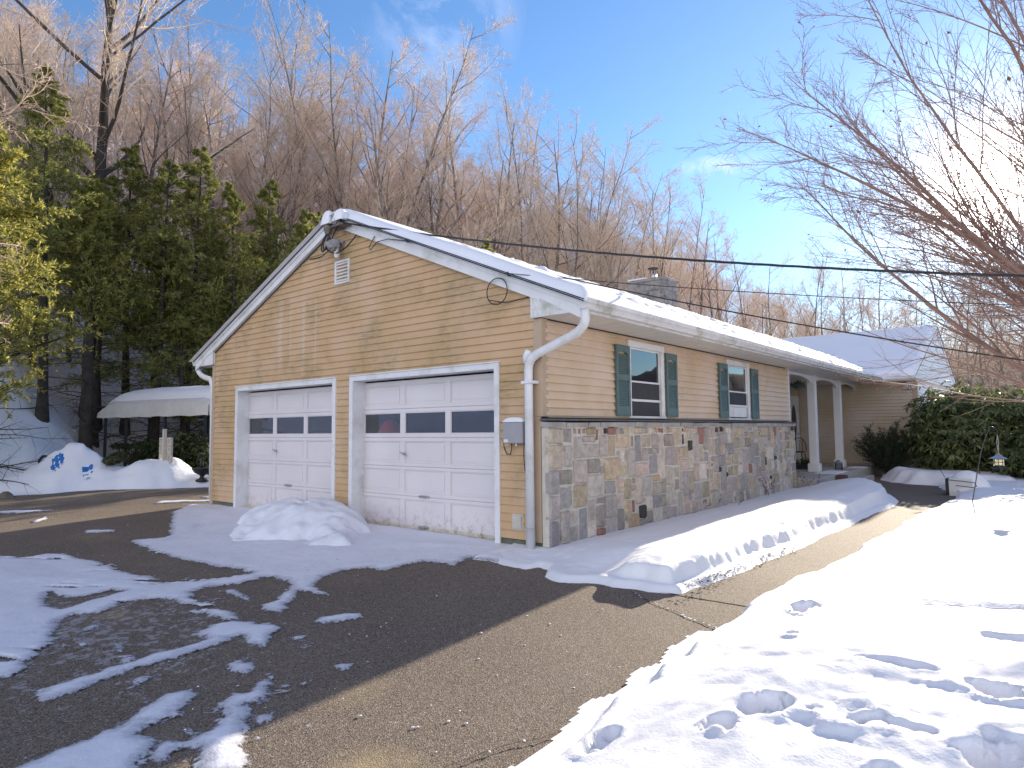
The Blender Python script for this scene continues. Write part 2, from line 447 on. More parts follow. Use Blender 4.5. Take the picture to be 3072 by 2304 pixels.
SC.cycles.max_bounces = 6; SC.cycles.transparent_max_bounces = 12; SC.cycles.use_denoising = True
SC.cycles.sample_clamp_indirect = 6

# ================================================================== TERRAIN
def drive_z(y): return -.03 + .045*np.minimum(0, y)
EDGE = lambda x, y: (x+13.75)*-.81 + (y-.05)*.59
def hill_s(x, y):
    s1 = EDGE(x, y); s2 = -x-14.2 - .0*y
    return np.minimum(s1, s2)
def terrain(x, y):
    x = np.asarray(x, float); y = np.asarray(y, float)
    s = hill_s(x, y)
    wob = N1.fbm(x*.045, y*.045, 3)*5
    s0 = 3.2+3.8*sstep(-.5, 3, y); h = .05*np.maximum(s, 0) + .74*np.maximum(s-s0+wob*.25*sstep(s0, s0+4, s), 0)
    crest = 66 + N2.fbm(x*.012, y*.012, 3)*6
    h = crest*(1-np.exp(-h/crest*1.15))
    h = h + N3.fbm(x*.35, y*.35, 3)*.35*sstep(3, 9, s) + N3.fbm(x*.9, y*.9, 3)*.10*sstep(1, 3, s)
    h = h*(1-sstep(230, 380, y))
    # gentle rise far behind the wing
    h = h + sstep(60, 200, y)*4*(1-sstep(-20, 10, -x-20))
    return h - .13

def lin(a, b, n): return np.linspace(a, b, n)
# one ground sheet to the horizon (non-uniform grid)
xs = np.concatenate([-np.geomspace(900, 95, 14), lin(-92, -14, 118), lin(-13.5, 14, 30), np.geomspace(16, 900, 20)])
ys = np.concatenate([-np.geomspace(900, 34, 12), lin(-32, 60, 140), np.geomspace(62, 230, 46), np.geomspace(245, 900, 14)])
X, Y = np.meshgrid(xs, ys)
Z = terrain(X, Y)
inn = (X > -16.5) & (X < 14) & (Y > -12) & (Y < 30) & (hill_s(X, Y) < .9)
Z = np.where(inn, np.minimum(Z, -.75), Z)
# keep the sheet well below the modelled near ground but never showing a gap
o = link('ground', grid_mesh('ground', X, Y, Z), M['snow_hill']); tag(o, kind='structure')

# distant wooded ridge
def ridge_h(a): return 26 + 12*N2.fbm(a*3+5, 1.3, 3) + 6*N1.fbm(a*11, 2.1, 3)
def far_ridge():
    m, nt, bs, out = newmat('far_wooded_hill'); g = G(nt); v = g.coord()
    f = g.noise(v, .09, 8, .75); f2 = g.noise(v, .35, 5, .7)
    col = g.mix(g.ramp(f, [(.35,0.),(.65,1.)]), (.17,.12,.11), (.27,.20,.18))
    col = g.mix(g.ramp(f2, [(.45,0.),(.62,1.)]), col, (.10,.07,.065))
    nt.links.new(col, bs.inputs['Base Color']); bs.inputs['Roughness'].default_value = 1
    g.bump(f2, 1., 3, bs)
    A = lin(rad(-30), rad(75), 260); Rr = np.array([250, 275, 300, 325, 350, 380, 430, 600])
    hh = np.array([0, .12, .4, .68, .88, 1., .9, .6])
    AA, RR = np.meshgrid(A, Rr); H = ridge_h(AA)*1.25*hh[:, None]
    H = H*(.3+.7*sstep(rad(-28), rad(-12), AA)) + N3.fbm(AA*160, RR*.1, 2)*1.6
    o = link('hill', grid_mesh('hill', RR*np.sin(AA), RR*np.cos(AA), H-.5), m); tag(o, kind='structure')
far_ridge()

# driveway and walkway -------------------------------------------------
def sheet(name, poly, step, zf, mat, kind='structure', lift=0):
    P = np.array(poly); x0, y0 = P.min(0)-step; x1, y1 = P.max(0)+step
    X, Y = np.meshgrid(np.arange(x0, x1+step, step), np.arange(y0, y1+step, step))
    sd_ = poly_sd(P, X, Y)
    Z = zf(X, Y)+lift
    o = link(name, grid_mesh(name, X, Y, Z, sd_ > -step*.5), mat)
    if kind: o['kind'] = kind
    return o
def dz(X, Y): return drive_z(Y) + N1.fbm(X*.8, Y*.8, 2)*.006
DR = [(-17.5, -5.2), (-13.9, -.2), (-11.9, 2.6), (-9.9, 5.4), (-9.2, 30), (-8.15, 30), (-8.15, .22), (3.4, .22), (3.4, -12), (-17.5, -12)]
sheet('driveway', DR, .25, dz, M['asphalt'])
sheet('walkway', [(1.9, -.6), (3.3, -.6), (3.2, 7), (3.6, 9), (3.3, 12), (.4, 15.2), (.4, 12.2), (1.4, 12), (2.0, 9.5), (1.9, 5)], .25, lambda X, Y: dz(X, Y)+.004, M['asphalt'])

# expansion joint / crack with snow in it
mb = MB()
def crack(pts, wd, seed):
    r = random.Random(seed); P = []
    for i in range(len(pts)-1):
        a, b = pts[i], pts[i+1]
        for k in range(7):
            t = k/7; P.append((a[0]+(b[0]-a[0])*t+r.uniform(-.012,.012), a[1]+(b[1]-a[1])*t+r.uniform(-.012,.012)))
    P.append(pts[-1])
    for i in range(len(P)-1):
        a, b = Vector(P[i]), Vector(P[i+1]); d = (b-a).normalized(); n = Vector((-d.y, d.x))
        wa = wd*r.uniform(.4, 1.3)
        za = float(drive_z(a.y))+.011; zb = float(drive_z(b.y))+.011
        mb.quad((*(a-n*wa), za), (*(b-n*wa), zb), (*(b+n*wa), zb), (*(a+n*wa), za))
CR1 = [(1.67,-.93),(1.89,-1.1),(2.07,-1.18),(2.23,-1.26),(2.44,-1.37),(2.65,-1.46),(2.8,-1.53)]
CR2 = [(2.35,-4.3),(2.47,-3.92),(2.56,-3.67),(2.63,-3.57),(2.68,-3.46),(2.75,-3.22),(2.8,-3.05)]
crack(CR1, .006, 1); crack(CR2, .005, 2)
o = mb.build('asphalt_crack', simple('crack_dirt', (.05,.038,.025), .95, .3, 20, 0)); o['kind'] = 'structure'
mb = MB()
r = random.Random(5)
for pts in (CR1, CR2):
    for i in range(len(pts)-1):
        for k in range(5):
            if r.random() < (.7 if pts is CR1 else .3):
                t = r.random(); a, b = pts[i], pts[i+1]
                x, y = a[0]+(b[0]-a[0])*t+r.uniform(-.01,.01), a[1]+(b[1]-a[1])*t+r.uniform(-.01,.01)
                sz = r.uniform(.006, .013); z = float(drive_z(y))+.012
                L = r.uniform(1.0, 1.6)
                mb.add([(x-sz*L, y+sz*L*.5, z), (x, y-sz, z), (x+sz*L, y-sz*L*.5, z), (x, y+sz, z), (x, y, z+sz*.25)], [(0,1,4),(1,2,4),(2,3,4),(3,0,4)])
o = mb.build('crack_snow', M['snow_drive'], smooth=True); tag(o, 'thin line of snow packed in the driveway cracks', 'snow', kind='stuff')

# thin trodden snow on the driveway ------------------------------------
PP = {
'P1': [(-8.25,.19),(-8.66,-.21),(-7.98,-.82),(-6.38,-1.56),(-5.37,-1.97),(-5.3,-2.12),(-5.57,-2.46),(-4.59,-2.59),(-3.72,-2.61),(-2.9,-2.6),(-2.11,-2.49),(-1.94,-2.67),(-1.71,-2.48),(-1.25,-2.54),(-.89,-2.94),(-.87,-3.09),(-.69,-3.17),(-.49,-3.11),(-.73,-2.92),(-.98,-2.63),(-.62,-2.55),(-1.11,-2.37),(-1.19,-2.21),(-1.31,-1.89),(-1.17,-1.75),(-.87,-1.71),(-.86,-1.56),(-.85,-1.13),(-.37,-1.13),(-.5,-.72),(-.1,-.75),(.1,-.3),(.1,.19)],
'P2': [(-1.98,-2.52),(-2.24,-2.96),(-2.58,-3.30),(-2.74,-3.63),(-2.35,-3.77),(-2.01,-3.64),(-1.77,-3.49),(-1.29,-3.48),(-.78,-3.5),(-.63,-3.43),(-.71,-3.37),(-1.05,-3.36),(-1.63,-3.32),(-1.92,-3.27),(-1.95,-3.08),(-1.83,-2.9),(-1.76,-2.6)],
'P3': [(-7.32,-4.37),(-6.2,-3.9),(-5.6,-3.71),(-5.59,-3.43),(-5.38,-3.28),(-4.86,-3.28),(-4.43,-3.24),(-4.0,-3.26),(-3.42,-3.25),(-2.91,-3.21),(-2.55,-3.26),(-2.22,-3.26),(-1.97,-3.21),(-1.86,-3.41),(-2.01,-3.64),(-2.08,-3.82),(-1.93,-4.05),(-2.07,-4.22),(-1.81,-4.41),(-1.4,-4.53),(-1.23,-4.65),(-.9,-4.85),(-.8,-4.95),(-.85,-5.01),(-1.18,-5.14),(-1.5,-6.5),(-6,-7)],
'P4': [(-.27,-4.96),(-.28,-4.92),(-.32,-4.76),(-.35,-4.53),(-.34,-4.32),(-.31,-4.18),(-.35,-4.06),(-.39,-3.86),(-.61,-3.76),(-.68,-3.6),(-.67,-3.46),(-.52,-3.43),(-.53,-3.36),(-.13,-3.35),(.03,-3.52),(.11,-3.64),(-.01,-3.67),(-.21,-3.65),(-.23,-3.81),(-.21,-3.99),(-.25,-4.1),(-.26,-4.2),(-.24,-4.36),(-.25,-4.57),(-.18,-4.79),(-.11,-4.95)],
'Pn': [(-.37,-4.93),(-.40,-4.3),(-.38,-3.85),(-.55,-3.6),(-.35,-3.5),(-.17,-3.75),(-.20,-4.3),(-.12,-4.93)],
'P5': [(.73,-5.5),(.68,-5.17),(.67,-5.01),(.65,-4.88),(.56,-4.71),(.48,-4.58),(.42,-4.46),(.49,-4.35),(.61,-4.35),(.69,-4.47),(.72,-4.57),(.75,-4.68),(.82,-4.75),(.98,-4.73),(1.12,-4.83),(1.28,-4.93),(1.2,-5.1),(1.0,-5.2),(.8,-5.4)],
'P6': [(.99,-4.73),(1.11,-4.64),(1.09,-4.54),(1.02,-4.42),(.8,-4.29),(.7,-4.18),(.79,-4.14),(.7,-3.99),(.76,-3.95),(.98,-4.05),(1.04,-4.12),(1.0,-4.22),(1.16,-4.32),(1.4,-4.46),(1.62,-4.61),(1.7,-4.9),(1.47,-4.75),(1.28,-4.66),(1.2,-4.7),(1.27,-4.85),(1.13,-4.85)],
'P7': [(-.06,-3.12),(-.1,-3.0),(-.03,-2.82),(.08,-2.72),(.19,-2.79),(.19,-2.93),(.07,-3.12)],
'P8': [(.27,-3.98),(.26,-3.9),(.41,-3.89),(.52,-3.97),(.41,-4.01)],
'P9': [(1.14,-4.27),(1.2,-4.16),(1.27,-4.21),(1.29,-4.3),(1.25,-4.32)],
'Pa': [(.55,-3.34),(.59,-3.29),(.65,-3.35)], 'Pb': [(1.18,-3.12),(1.23,-3.08),(1.27,-3.13)], 'Pc': [(.74,-3.34),(.77,-3.3),(.81,-3.35)],
'Pd': [(-9.39,-2.64),(-9.82,-2.32),(-9.4,-2.38),(-9.08,-2.69)],
'Pe': [(-1.64,-3.04),(-1.62,-2.98),(-1.31,-3.03),(-1.07,-3.05),(-1.07,-3.09),(-1.33,-3.08)],
'Pf': [(-11.9,-2.9),(-11.2,-2.2),(-10.6,-1.9),(-10.9,-2.5)], 'Pg': [(-9.9,.6),(-9.1,1.3),(-8.9,1.2),(-9.5,.5)], 'Ph': [(-9.9,-.3),(-9.0,.5),(-8.8,.35),(-9.6,-.5)],
'Pj': [(-.55,-4.35),(-.45,-4.25),(-.30,-4.38),(-.42,-4.46)], 'Pk': [(.15,-3.42),(.20,-3.36),(.28,-3.42)], 'Pl': [(-.05,-4.45),(.05,-4.38),(.10,-4.50)], 'Pm': [(.92,-3.55),(.98,-3.50),(1.02,-3.57)],
'Pi': [(-7.2,-2.5),(-6.8,-2.2),(-6.6,-2.3),(-6.9,-2.6)],
}
HOLES = [[(-3.2,-4.07),(-2.8,-4.1),(-2.68,-3.98),(-2.68,-3.69),(-2.54,-3.66),(-2.46,-3.93),(-2.39,-4.18),(-2.6,-4.23)]]
def thin_snow(name, x0, x1, y0, y1, st):
    X, Y = np.meshgrid(np.arange(x0, x1, st), np.arange(y0, y1, st))
    sdm = np.full(X.shape, -9.)
    for k, P in PP.items():
        P = np.array(P)
        b = P.min(0)-.5, P.max(0)+.5
        m = (X > b[0][0]) & (X < b[1][0]) & (Y > b[0][1]) & (Y < b[1][1])
        if m.any():
            s_ = np.full(X.shape, -9.); s_[m] = poly_sd(P, X[m], Y[m]); sdm = np.maximum(sdm, s_)
    for P in HOLES:
        sdm = np.minimum(sdm, -poly_sd(np.array(P), X, Y))
    rag = N1.fbm(X*5, Y*5, 5, .62)*.075 + N2.fbm(X*22, Y*22, 3)*.022
    # tyre tread combing where the cars turned in
    tread = np.sin((X*1.0+Y*.25)*2*math.pi/.075)*sstep(.12, .0, np.abs(Y+3.34+.1*np.sin(X*2)))*sstep(-2.9, -2.2, X)*sstep(-.4, -1.1, X)
    f = sdm + rag + tread*.035
    # crumbs
    cr = N3(X*9, Y*9)*.5+N4(X*21, Y*21)*.5
    crumb = np.where((cr > .74) & (N2(X*.8, Y*.8) > -.1) & (X < 2.4) & (X > -6), (cr-.74)*.3, -1)
    near = sstep(-.6, .0, sdm)
    # wind- and tyre-drawn streaks eat into the larger patches
    ca, sa = math.cos(.42), math.sin(.42)
    stk = N2.fbm((X*ca+Y*sa)*1.1+4, (-X*sa+Y*ca)*8, 5, .6)
    f = f - .34*sstep(.16, .48, stk)*sstep(-2.9, -3.5, Y)*sstep(-.75, -1.4, X)
    # tread combs left by tyres (cx, cy, length, width, angle, pitch)
    for (cx, cy, L, W_, a, pt) in ((-2.25,-3.0,.85,.30,.75,.11),(-1.25,-3.47,.45,.22,1.9,.09),(.10,-4.14,.26,.20,.9,.055),(.25,-4.98,.75,.20,2.2,.07),(.85,-4.5,.45,.18,.7,.06),(-4.25,-2.75,1.3,.30,2.2,.12),(-3.6,-3.75,1.2,.28,.5,.10),(-4.6,-3.9,1.1,.25,.2,.10)):
        u = (X-cx)*math.cos(a)+(Y-cy)*math.sin(a); v = -(X-cx)*math.sin(a)+(Y-cy)*math.cos(a)
        m = sstep(L/2+.06, L/2-.08, np.abs(u))*sstep(W_/2+.03, W_/2-.03, np.abs(v))
        sq = np.sin(2*math.pi*(u+.35*np.abs(v))/pt)*.6+np.sin(2*math.pi*v/.10)*.4
        f = f + m*(sq*.05+.035-.3*np.clip(-f-.12, 0, .3))
    # crushed powder field between the tracks
    pf = np.exp(-((X+1.15)/1.25)**2-((Y+4.25)/.55)**2)+.7*np.exp(-((X+4.4)/.9)**2-((Y+2.7)/.35)**2)
    f = np.maximum(f, -.22+pf*.20+N1.fbm(X*7+3, Y*7, 4)*.10)
    sp = N4.fbm(X*12, Y*12, 4, .65)
    crumb2 = np.where(sp > .56-.16*near, (sp-.56+.16*near)*.12, -1)
    f2 = np.maximum(np.maximum(f, crumb), np.where(near > .05, crumb2, -1))
    t = np.clip(f2, 0, .5)
    th = .024*(1-np.exp(-t/.05)) + .03*sstep(.3, 1.0, sdm) + N2.fbm(X*4, Y*4, 4)*.010*sstep(.02, .2, t)
    for (cx, cy, R1, R2) in ((-7.2, -3.6, 2.25, 2.05), (-7.2, -3.6, 2.75, 2.6)):
        rr = np.hypot(X-cx, (Y-cy))
        gm = sstep(R2-.03, R2+.02, rr)*sstep(R1+.03, R1-.02, rr)*(.5+.5*np.sin(rr*2*math.pi/.06))
        th = th - .012*gm*sstep(.05, .2, t)*(X > -6)*(Y > -3)
    Z = drive_z(Y) + N1.fbm(X*.8, Y*.8, 2)*.006 + .005 + th
    msk = f2 > -.16
    me = grid_mesh(name, X, Y, Z, msk)
    h, w_ = X.shape; idx = np.arange(h*w_).reshape(h, w_)
    q = np.stack([idx[:-1,:-1], idx[:-1,1:], idx[1:,1:], idx[1:,:-1]], -1).reshape(-1, 4); q = q[msk.ravel()[q].any(1)]
    used = np.unique(q); cov = np.clip(f2.ravel()[used]/.24+.5, 0, 1)
    at = me.attributes.new('cov', 'FLOAT', 'POINT')
    if len(at.data) == len(cov): at.data.foreach_set('value', cov.astype(np.float32))
    m, nt, bs, out = newmat('trodden_snow_film'); g = G(nt); v = g.coord()
    a = g.n('ShaderNodeAttribute', attribute_name='cov')
    n1 = g.math('SUBTRACT', g.noise(v, 38, 6, .7), .5); n2 = g.math('SUBTRACT', g.noise(v, 9, 5, .65), .5)
    c_ = g.math('ADD', a.outputs['Fac'], g.math('ADD', g.math('MULTIPLY', n1, .55), g.math('MULTIPLY', n2, .35)))
    al = g.ramp(c_, [(.47, 0.), (.60, 1.)])
    thin = g.ramp(c_, [(.5, 0.), (.9, 1.)])
    col = g.mix(thin, (.36,.36,.40), (.74,.75,.81))
    spk = g.ramp(g.noise(v, 30, 5, .7), [(.66, 0.), (.74, 1.)]); col = g.mix(g.math('MULTIPLY', spk, .4), col, (.3,.27,.26))
    pt_ = g.ramp(g.noise(v, 2.0, 6, .7), [(.45, 0.), (.7, 1.)]); col = g.mix(g.math('MULTIPLY', pt_, .22), col, (.52,.50,.54))
    nt.links.new(col, bs.inputs['Base Color']); bs.inputs['Roughness'].default_value = .6; bs.inputs['Specular IOR Level'].default_value = .3
    g.bump(g.math('ADD', g.noise(v, 12, 6, .65), g.math('MULTIPLY', al, .25)), .4, .02, bs)
    tr = g.n('ShaderNodeBsdfTransparent'); mx = g.n('ShaderNodeMixShader'); g.L(al, mx.inputs[0]); g.L(tr.outputs[0], mx.inputs[1]); g.L(bs.outputs[0], mx.inputs[2]); g.L(mx.outputs[0], out.inputs[0])
    return link(name, me, m)
o = thin_snow('driveway_snow', -12.2, 2.4, -5.6, 1.5, .025)
tag(o, 'thin trodden snow and tyre-track streaks lying on the dark driveway', 'snow', kind='stuff')

# piles ----------------------------------------------------------------
def pile(name, cx, cy, rx, ry, h, rot, seed, base, mat, st=.035, rough=.12, power=1.5, clipy=None):
    ca, sa = math.cos(rot), math.sin(rot); R = max(rx, ry)*1.35
    X, Y = np.meshgrid(np.arange(-R, R, st), np.arange(-R, R, st))
    u = (X*ca+Y*sa)/rx; v = (-X*sa+Y*ca)/ry
    gx, gy = X+cx, Y+cy
    d = np.sqrt(u*u+v*v) + N1.fbm(gx*1.6+seed, gy*1.6, 4)*.28
    z = h*np.clip(1-d**power, -.35, 1)*(1+.0*u)
    z = z + N2.fbm(gx*3+seed, gy*3, 4)*rough*h*sstep(0, .3, z/h) + N3.fbm(gx*9, gy*9, 3)*.035*h*sstep(0, .2, z/h)
    bz = base(gx, gy)
    m = z > -.12*h
    if clipy is not None: m &= gy < clipy
    o = link(name, grid_mesh(name, X, Y, bz+z-(base(cx, cy))), mat)
    me = o.data
    bpy.data.objects.remove(o); 
    me = grid_mesh(name, X, Y, bz+z-float(base(np.array(cx), np.array(cy))), m)
    o = link(name, me, mat, loc=(cx, cy, float(base(np.array(cx), np.array(cy))))); return o
o = pile('snow_pile', -3.95, -.70, 1.70, .95, .41, rad(-8), 3, lambda x, y: drive_z(y), M['snow_pile'], clipy=.19, power=2.3, rough=.22)
tag(o, 'shovelled mound of snow heaped in front of the two garage doors', 'snow pile')

# lawn -----------------------------------------------------------------
LE = np.array([(2.95,-12),(2.92,-5),(2.87,-3.7),(2.83,-3.48),(2.8,-3.27),(2.74,-3.08),(2.81,-2.78),(2.72,-2.56),(2.8,-2.34),(2.75,-2.09),(2.76,-1.51),(2.75,-.86),(2.79,.04),(2.86,.73),(2.88,1.32),(2.90,2.75),(2.92,4.71),(2.96,6.4),(3.0,7.13),(3.12,8.9),(3.08,9.6),(2.9,10.6),(2.75,11.2)])
def lawn():
    xs = np.concatenate([np.arange(2.5, 5.4, .022), np.geomspace(5.42, 16, 60)])
    ys = np.concatenate([np.arange(-6.2, -1.0, .022), np.arange(-1.0, 4, .05), np.arange(4, 13, .09), np.geomspace(13.05, 34, 60)])
    X, Y = np.meshgrid(xs, ys)
    ex = np.interp(Y, LE[:,1], LE[:,0])
    ex = ex + N1.fbm(X*0+3.1, Y*2.2, 4)*.07
    ex = np.where(Y > 11.2, 2.75-(Y-11.2)*.35, ex)
    d = X-ex
    h = -.05 + .10*sstep(0, .10, d) + .10*sstep(.05, .9, d) + .05*sstep(.7, 2.5, d)
    h = h + N1.fbm(X*.7, Y*.45, 4)*.045*sstep(.1, 1.2, d)
    # wind-scoured ripples
    h = h + N2.fbm(X*3.2, Y*.9, 4)*.016*sstep(.1, .6, d) + N3.fbm(X*9, Y*5, 4)*.009*sstep(.05, .3, d)
    # ploughed-up footprints and broken crust
    DENT = [(4.2,-2.87,.12,.03,.03,.1),(4.0,-2.1,.25,.05,.02,.1),(4.6,-1.3,.3,.08,.025,0),(4.3,-.6,.35,.07,.02,.2),(5.0,1.2,.4,.1,.03,.1),(3.46,-3.37,.035,.05,.03,0)]
    for (cx, cy, rx, ry, dp, a) in DENT:
        m = (abs(X-cx) < 1) & (abs(Y-cy) < 1)
        ca, sa = math.cos(a), math.sin(a); x_ = X[m]-cx; y_ = Y[m]-cy
        u = (x_*ca+y_*sa)/rx; v = (-x_*sa+y_*ca)/ry
        rr = np.sqrt(u*u+v*v) + N4.fbm(X[m]*6+cx, Y[m]*6, 5, .6)*.75
        h[m] += -dp*1.0*sstep(1.05, .80, rr) + dp*.12*np.exp(-((rr-1.25)/.25)**2)
    # broken crust and deep prints: irregular holes where the noise crosses a threshold
    nf = N4.fbm(X*3.1+5, Y*2.6, 6, .6)
    ms = 0
    for (cx, cy, rx, ry, a_) in ((3.82,-2.92,.34,.24,.55),(4.42,-2.25,.36,.16,.45),(4.55,-2.85,.20,.22,.5),(4.2,-3.4,.16,.2,.45),(3.25,-1.15,.12,.2,.5),(3.38,-1.9,.08,.12,.45),(4.75,-3.3,.2,.2,.4),(3.5,-3.32,.1,.1,.4),(4.9,-.9,.5,.15,.3)):
        ms = ms + a_*np.exp(-((X-cx)/rx)**2-((Y-cy)/ry)**2)
    hole = sstep(.28, .52, nf*.7+ms)
    h = h - .095*hole*sstep(.05, .3, ms) + .02*sstep(.10, .28, nf*.7+ms)*(1-hole)*sstep(.05, .3, ms)
    # crumbled rough band
    band = np.exp(-((X-4.15-.35*np.sin(Y))/.55)**2)*sstep(-1.6, -2.3, Y)
    h = h + np.abs(N4.fbm(X*5, Y*4, 4))*.035*band
    # boot print at the edge
    bx, by = 3.05, -3.62; u = (X-bx)/.055; v = (Y-by)/.15
    rr = np.sqrt(u*u+v*v); h = h - .045*sstep(1.05, .85, rr) + .012*sstep(1.0, .8, rr)*(np.sin(Y*2*math.pi/.03) > 0) + .012*np.exp(-((rr-1.2)/.15)**2)
    # bank rising at the rhododendrons and the drift shoulder by the path
    h = h + .07*np.exp(-((X-3.45)/.25)**2)*sstep(8.2, 9.2, Y)*sstep(11, 10.2, Y)
    h = h - .0*X
    o = link('lawn', grid_mesh('lawn', X, Y, h + np.minimum(0, Y)*.03, d > -.12), M['snow']); tag(o, kind='structure')
lawn()

# garden bed snow (long bank against the stone wall) ---------------------
TOE = np.array([(-.1,-.75),(.19,-.80),(.38,-.82),(.43,-.68),(.59,-.75),(.73,-.97),(.94,-1.04),(1.18,-.96),(1.38,-.90),(1.63,-.90),(1.86,-.90),(2.1,-.84)])
def bank():
    xs = np.arange(-.45, 3.2, .025); ys = np.concatenate([np.arange(-1.3, 2.5, .025), np.arange(2.55, 12.4, .06)])
    X, Y = np.meshgrid(xs, ys)
    # right edge
    EX = np.array([(-1.2,2.12),(-.58,2.17),(-.32,2.22),(.5,2.30),(1.6,2.34),(2.85,2.36),(5.7,2.38),(7,2.42),(8.0,2.36),(9.0,2.1),(10,1.6),(10.9,.9),(11.3,.5)])
    ex = np.interp(Y, EX[:,0], EX[:,1]) + N1.fbm(Y*1.3, Y*0+.7, 5, .6)*.07
    dr = ex-X
    toe = np.interp(X, TOE[:,0], TOE[:,1]) + N2.fbm(X*4, X*0, 3)*.05
    df = Y-toe
    dl = X+.02 + np.where(Y < -.05, 9, 0)
    d = np.minimum(dr, df)
    top = .22 + .04*sstep(.3, 3, Y) + .05*sstep(4.5, 8, Y) + N1.fbm(X*.9, Y*.6, 3)*.045
    corner = sstep(.1, 1.5, X+.15)
    prof = .075*sstep(0, .16, d) + (top-.075)*sstep(.20-.04*N3.fbm(X*2, Y*3, 3), .40, d)*(.25+.75*sstep(.5, 1.7, X)*1.)
    rampf = sstep(.15, .95, df)          # softer nose towards the driveway on the house side
    prof = np.where(X < 1.4, .05*sstep(0, .12, d)+(top-.05)*sstep(.15, 1.1, df)*sstep(.16, .42, dr)*(.30+.70*sstep(.35, 1.6, X)), prof)
    bl = sstep(1.2, 1.6, X)
    A = .05*sstep(0, .12, d)+(top-.05)*sstep(.15, 1.1, df)*sstep(.16, .42, dr)*(.30+.70*sstep(.35, 1.6, X))
    B = .06*sstep(0, .10, d) + (top-.06)*(.75*sstep(.16, .25, d+N1.fbm(X*.9, Y*.9, 3)*.05)+.25*sstep(.2, .6, d)) + .012*N2.fbm(X*1.7, Y*1.1, 3)*sstep(.1, .3, d)
    prof = A*(1-bl)+B*bl
    # settled trough next to the foundation
    prof = prof*(.55+.45*sstep(.12, .55, X)) + .0
    prof = prof + N2.fbm(X*5, Y*5, 4)*.008*sstep(.05, .2, d) + N4.fbm(X*20, Y*20, 3)*.004
    # lumps and chunks along the cut edge
    prof = prof + .015*np.maximum(0, N3.fbm(X*5, Y*3.3, 4)-.1)*np.exp(-((d-.33)/.15)**2)*3
    # far hump by the porch
    prof = prof + .06*np.exp(-((X-.9)/.7)**2-((Y-9.6)/1.0)**2)
    low = np.minimum(d, 0)*.5
    Z = -.03 + .045*np.minimum(0, Y) + np.where(d > 0, prof, low)
    m = (d > -.06) & ((X > .06) | (Y < -.02)) & ~((Y > 9.0) & (X < .62)) & ~((Y > 9.2) & (X < .62))
    o = link('snow_bank', grid_mesh('snow_bank', X, Y, Z, m), M['snow'])
    tag(o, 'long flat-topped snow bank in the garden bed along the stone wall', 'snow bank')
bank()
def bank2():
    xs = np.arange(.3, 4.3, .05); ys = np.arange(11.0, 17.2, .05)
    X, Y = np.meshgrid(xs, ys)
    P = np.array([(.6,16.5),(.75,14.6),(1.3,13.0),(2.1,12.5),(3.0,12.3),(4.2,12.0),(4.2,16.9),(.6,16.9)])
    d = poly_sd(P, X, Y) + N1.fbm(X*2.2, Y*2.2, 4)*.14
    h = .30*sstep(0, .45, d)+.06*N2.fbm(X*1.6, Y*1.6, 4)*sstep(0, .4, d) + .08*np.exp(-((X-1.3)/.5)**2-((Y-13.9)/.5)**2)
    o = link('snow_bank', grid_mesh('snow_bank', X, Y, -.05+h+np.minimum(d, 0)*.6, d > -.1), M['snow'])
    tag(o, 'rounded snow bank behind the bend of the walkway near the wing wall', 'snow bank')
bank2()

# ploughed bank + yard between the driveway and the slope ------------------
def yard():
    xs = np.arange(-24, -8.3, .09); ys = np.arange(-9, 14, .09)
    X, Y = np.meshgrid(xs, ys)
    s = EDGE(X, Y) + N1.fbm(X*.9, Y*.9, 4)*.35
    al = X*.59+Y*.81        # coordinate along the driveway edge
    base = -.10 + .17*sstep(-.05, .4, s) + terrain(X, Y)*sstep(1.5, 3.0, s) + .05*np.maximum(s, 0)*(1-sstep(1.5, 3, s))
    a0 = (-13.56*.59 + -1.35*.81)
    amp = .36 + .62*np.exp(-((al-a0+.1)/.85)**2) + .25*np.exp(-((al-a0-1.9)/.6)**2) - .30*sstep(2.3, 3.3, al-a0) + .1*sstep(-2, -5, al-a0)
    rid = amp*np.exp(-((s-1.15)/.68)**2)*sstep(-.05, .5, s)
    z = base + rid*(1+.55*N2.fbm(X*1.5, Y*1.5, 5, .55)) + N3.fbm(X*4, Y*4, 4)*.05*sstep(.1, .6, s)
    m = (s > -.25) & (s < 8) & ~((X > -9.8) & (Y > 4))
    z = np.where(s < 0, -.03+.045*np.minimum(0, Y)+s*.5, z)
    z = np.where(s > 7, np.minimum(z, terrain(X, Y)-.05), z)
    o = link('snow_yard', grid_mesh('snow_yard', X, Y, z, m), M['snow_pile']); tag(o, kind='structure')
    return X, Y, z
YX, YY, YZ = yard()
def yard_z(x, y):
    i = int(np.clip(round((y+9)/.09), 0, YY.shape[0]-1)); j = int(np.clip(round((x+24)/.09), 0, YX.shape[1]-1))
    return float(YZ[i, j])
def gz(x, y):
    x_ = float(x); y_ = float(y)
    if -24 < x_ < -8.5 and -9 < y_ < 14 and EDGE(x_, y_) < 6: return yard_z(x_, y_)
    return float(terrain(x_, y_))

# snow bed behind the lawn edge / beyond the wing (low flat sheet)
X, Y = np.meshgrid(lin(-16, 40, 90), lin(16.2, 62, 80))
Z = np.where((X < 1.4) & (X > -9.3) & (Y < 27), -.15, .02+N1.fbm(X*.2, Y*.2, 3)*.15)
Z = np.where(hill_s(X, Y) > .5, -.8, Z)
o = link('back_field', grid_mesh('back_field', X, Y, Z), M['snow']); tag(o, kind='structure')

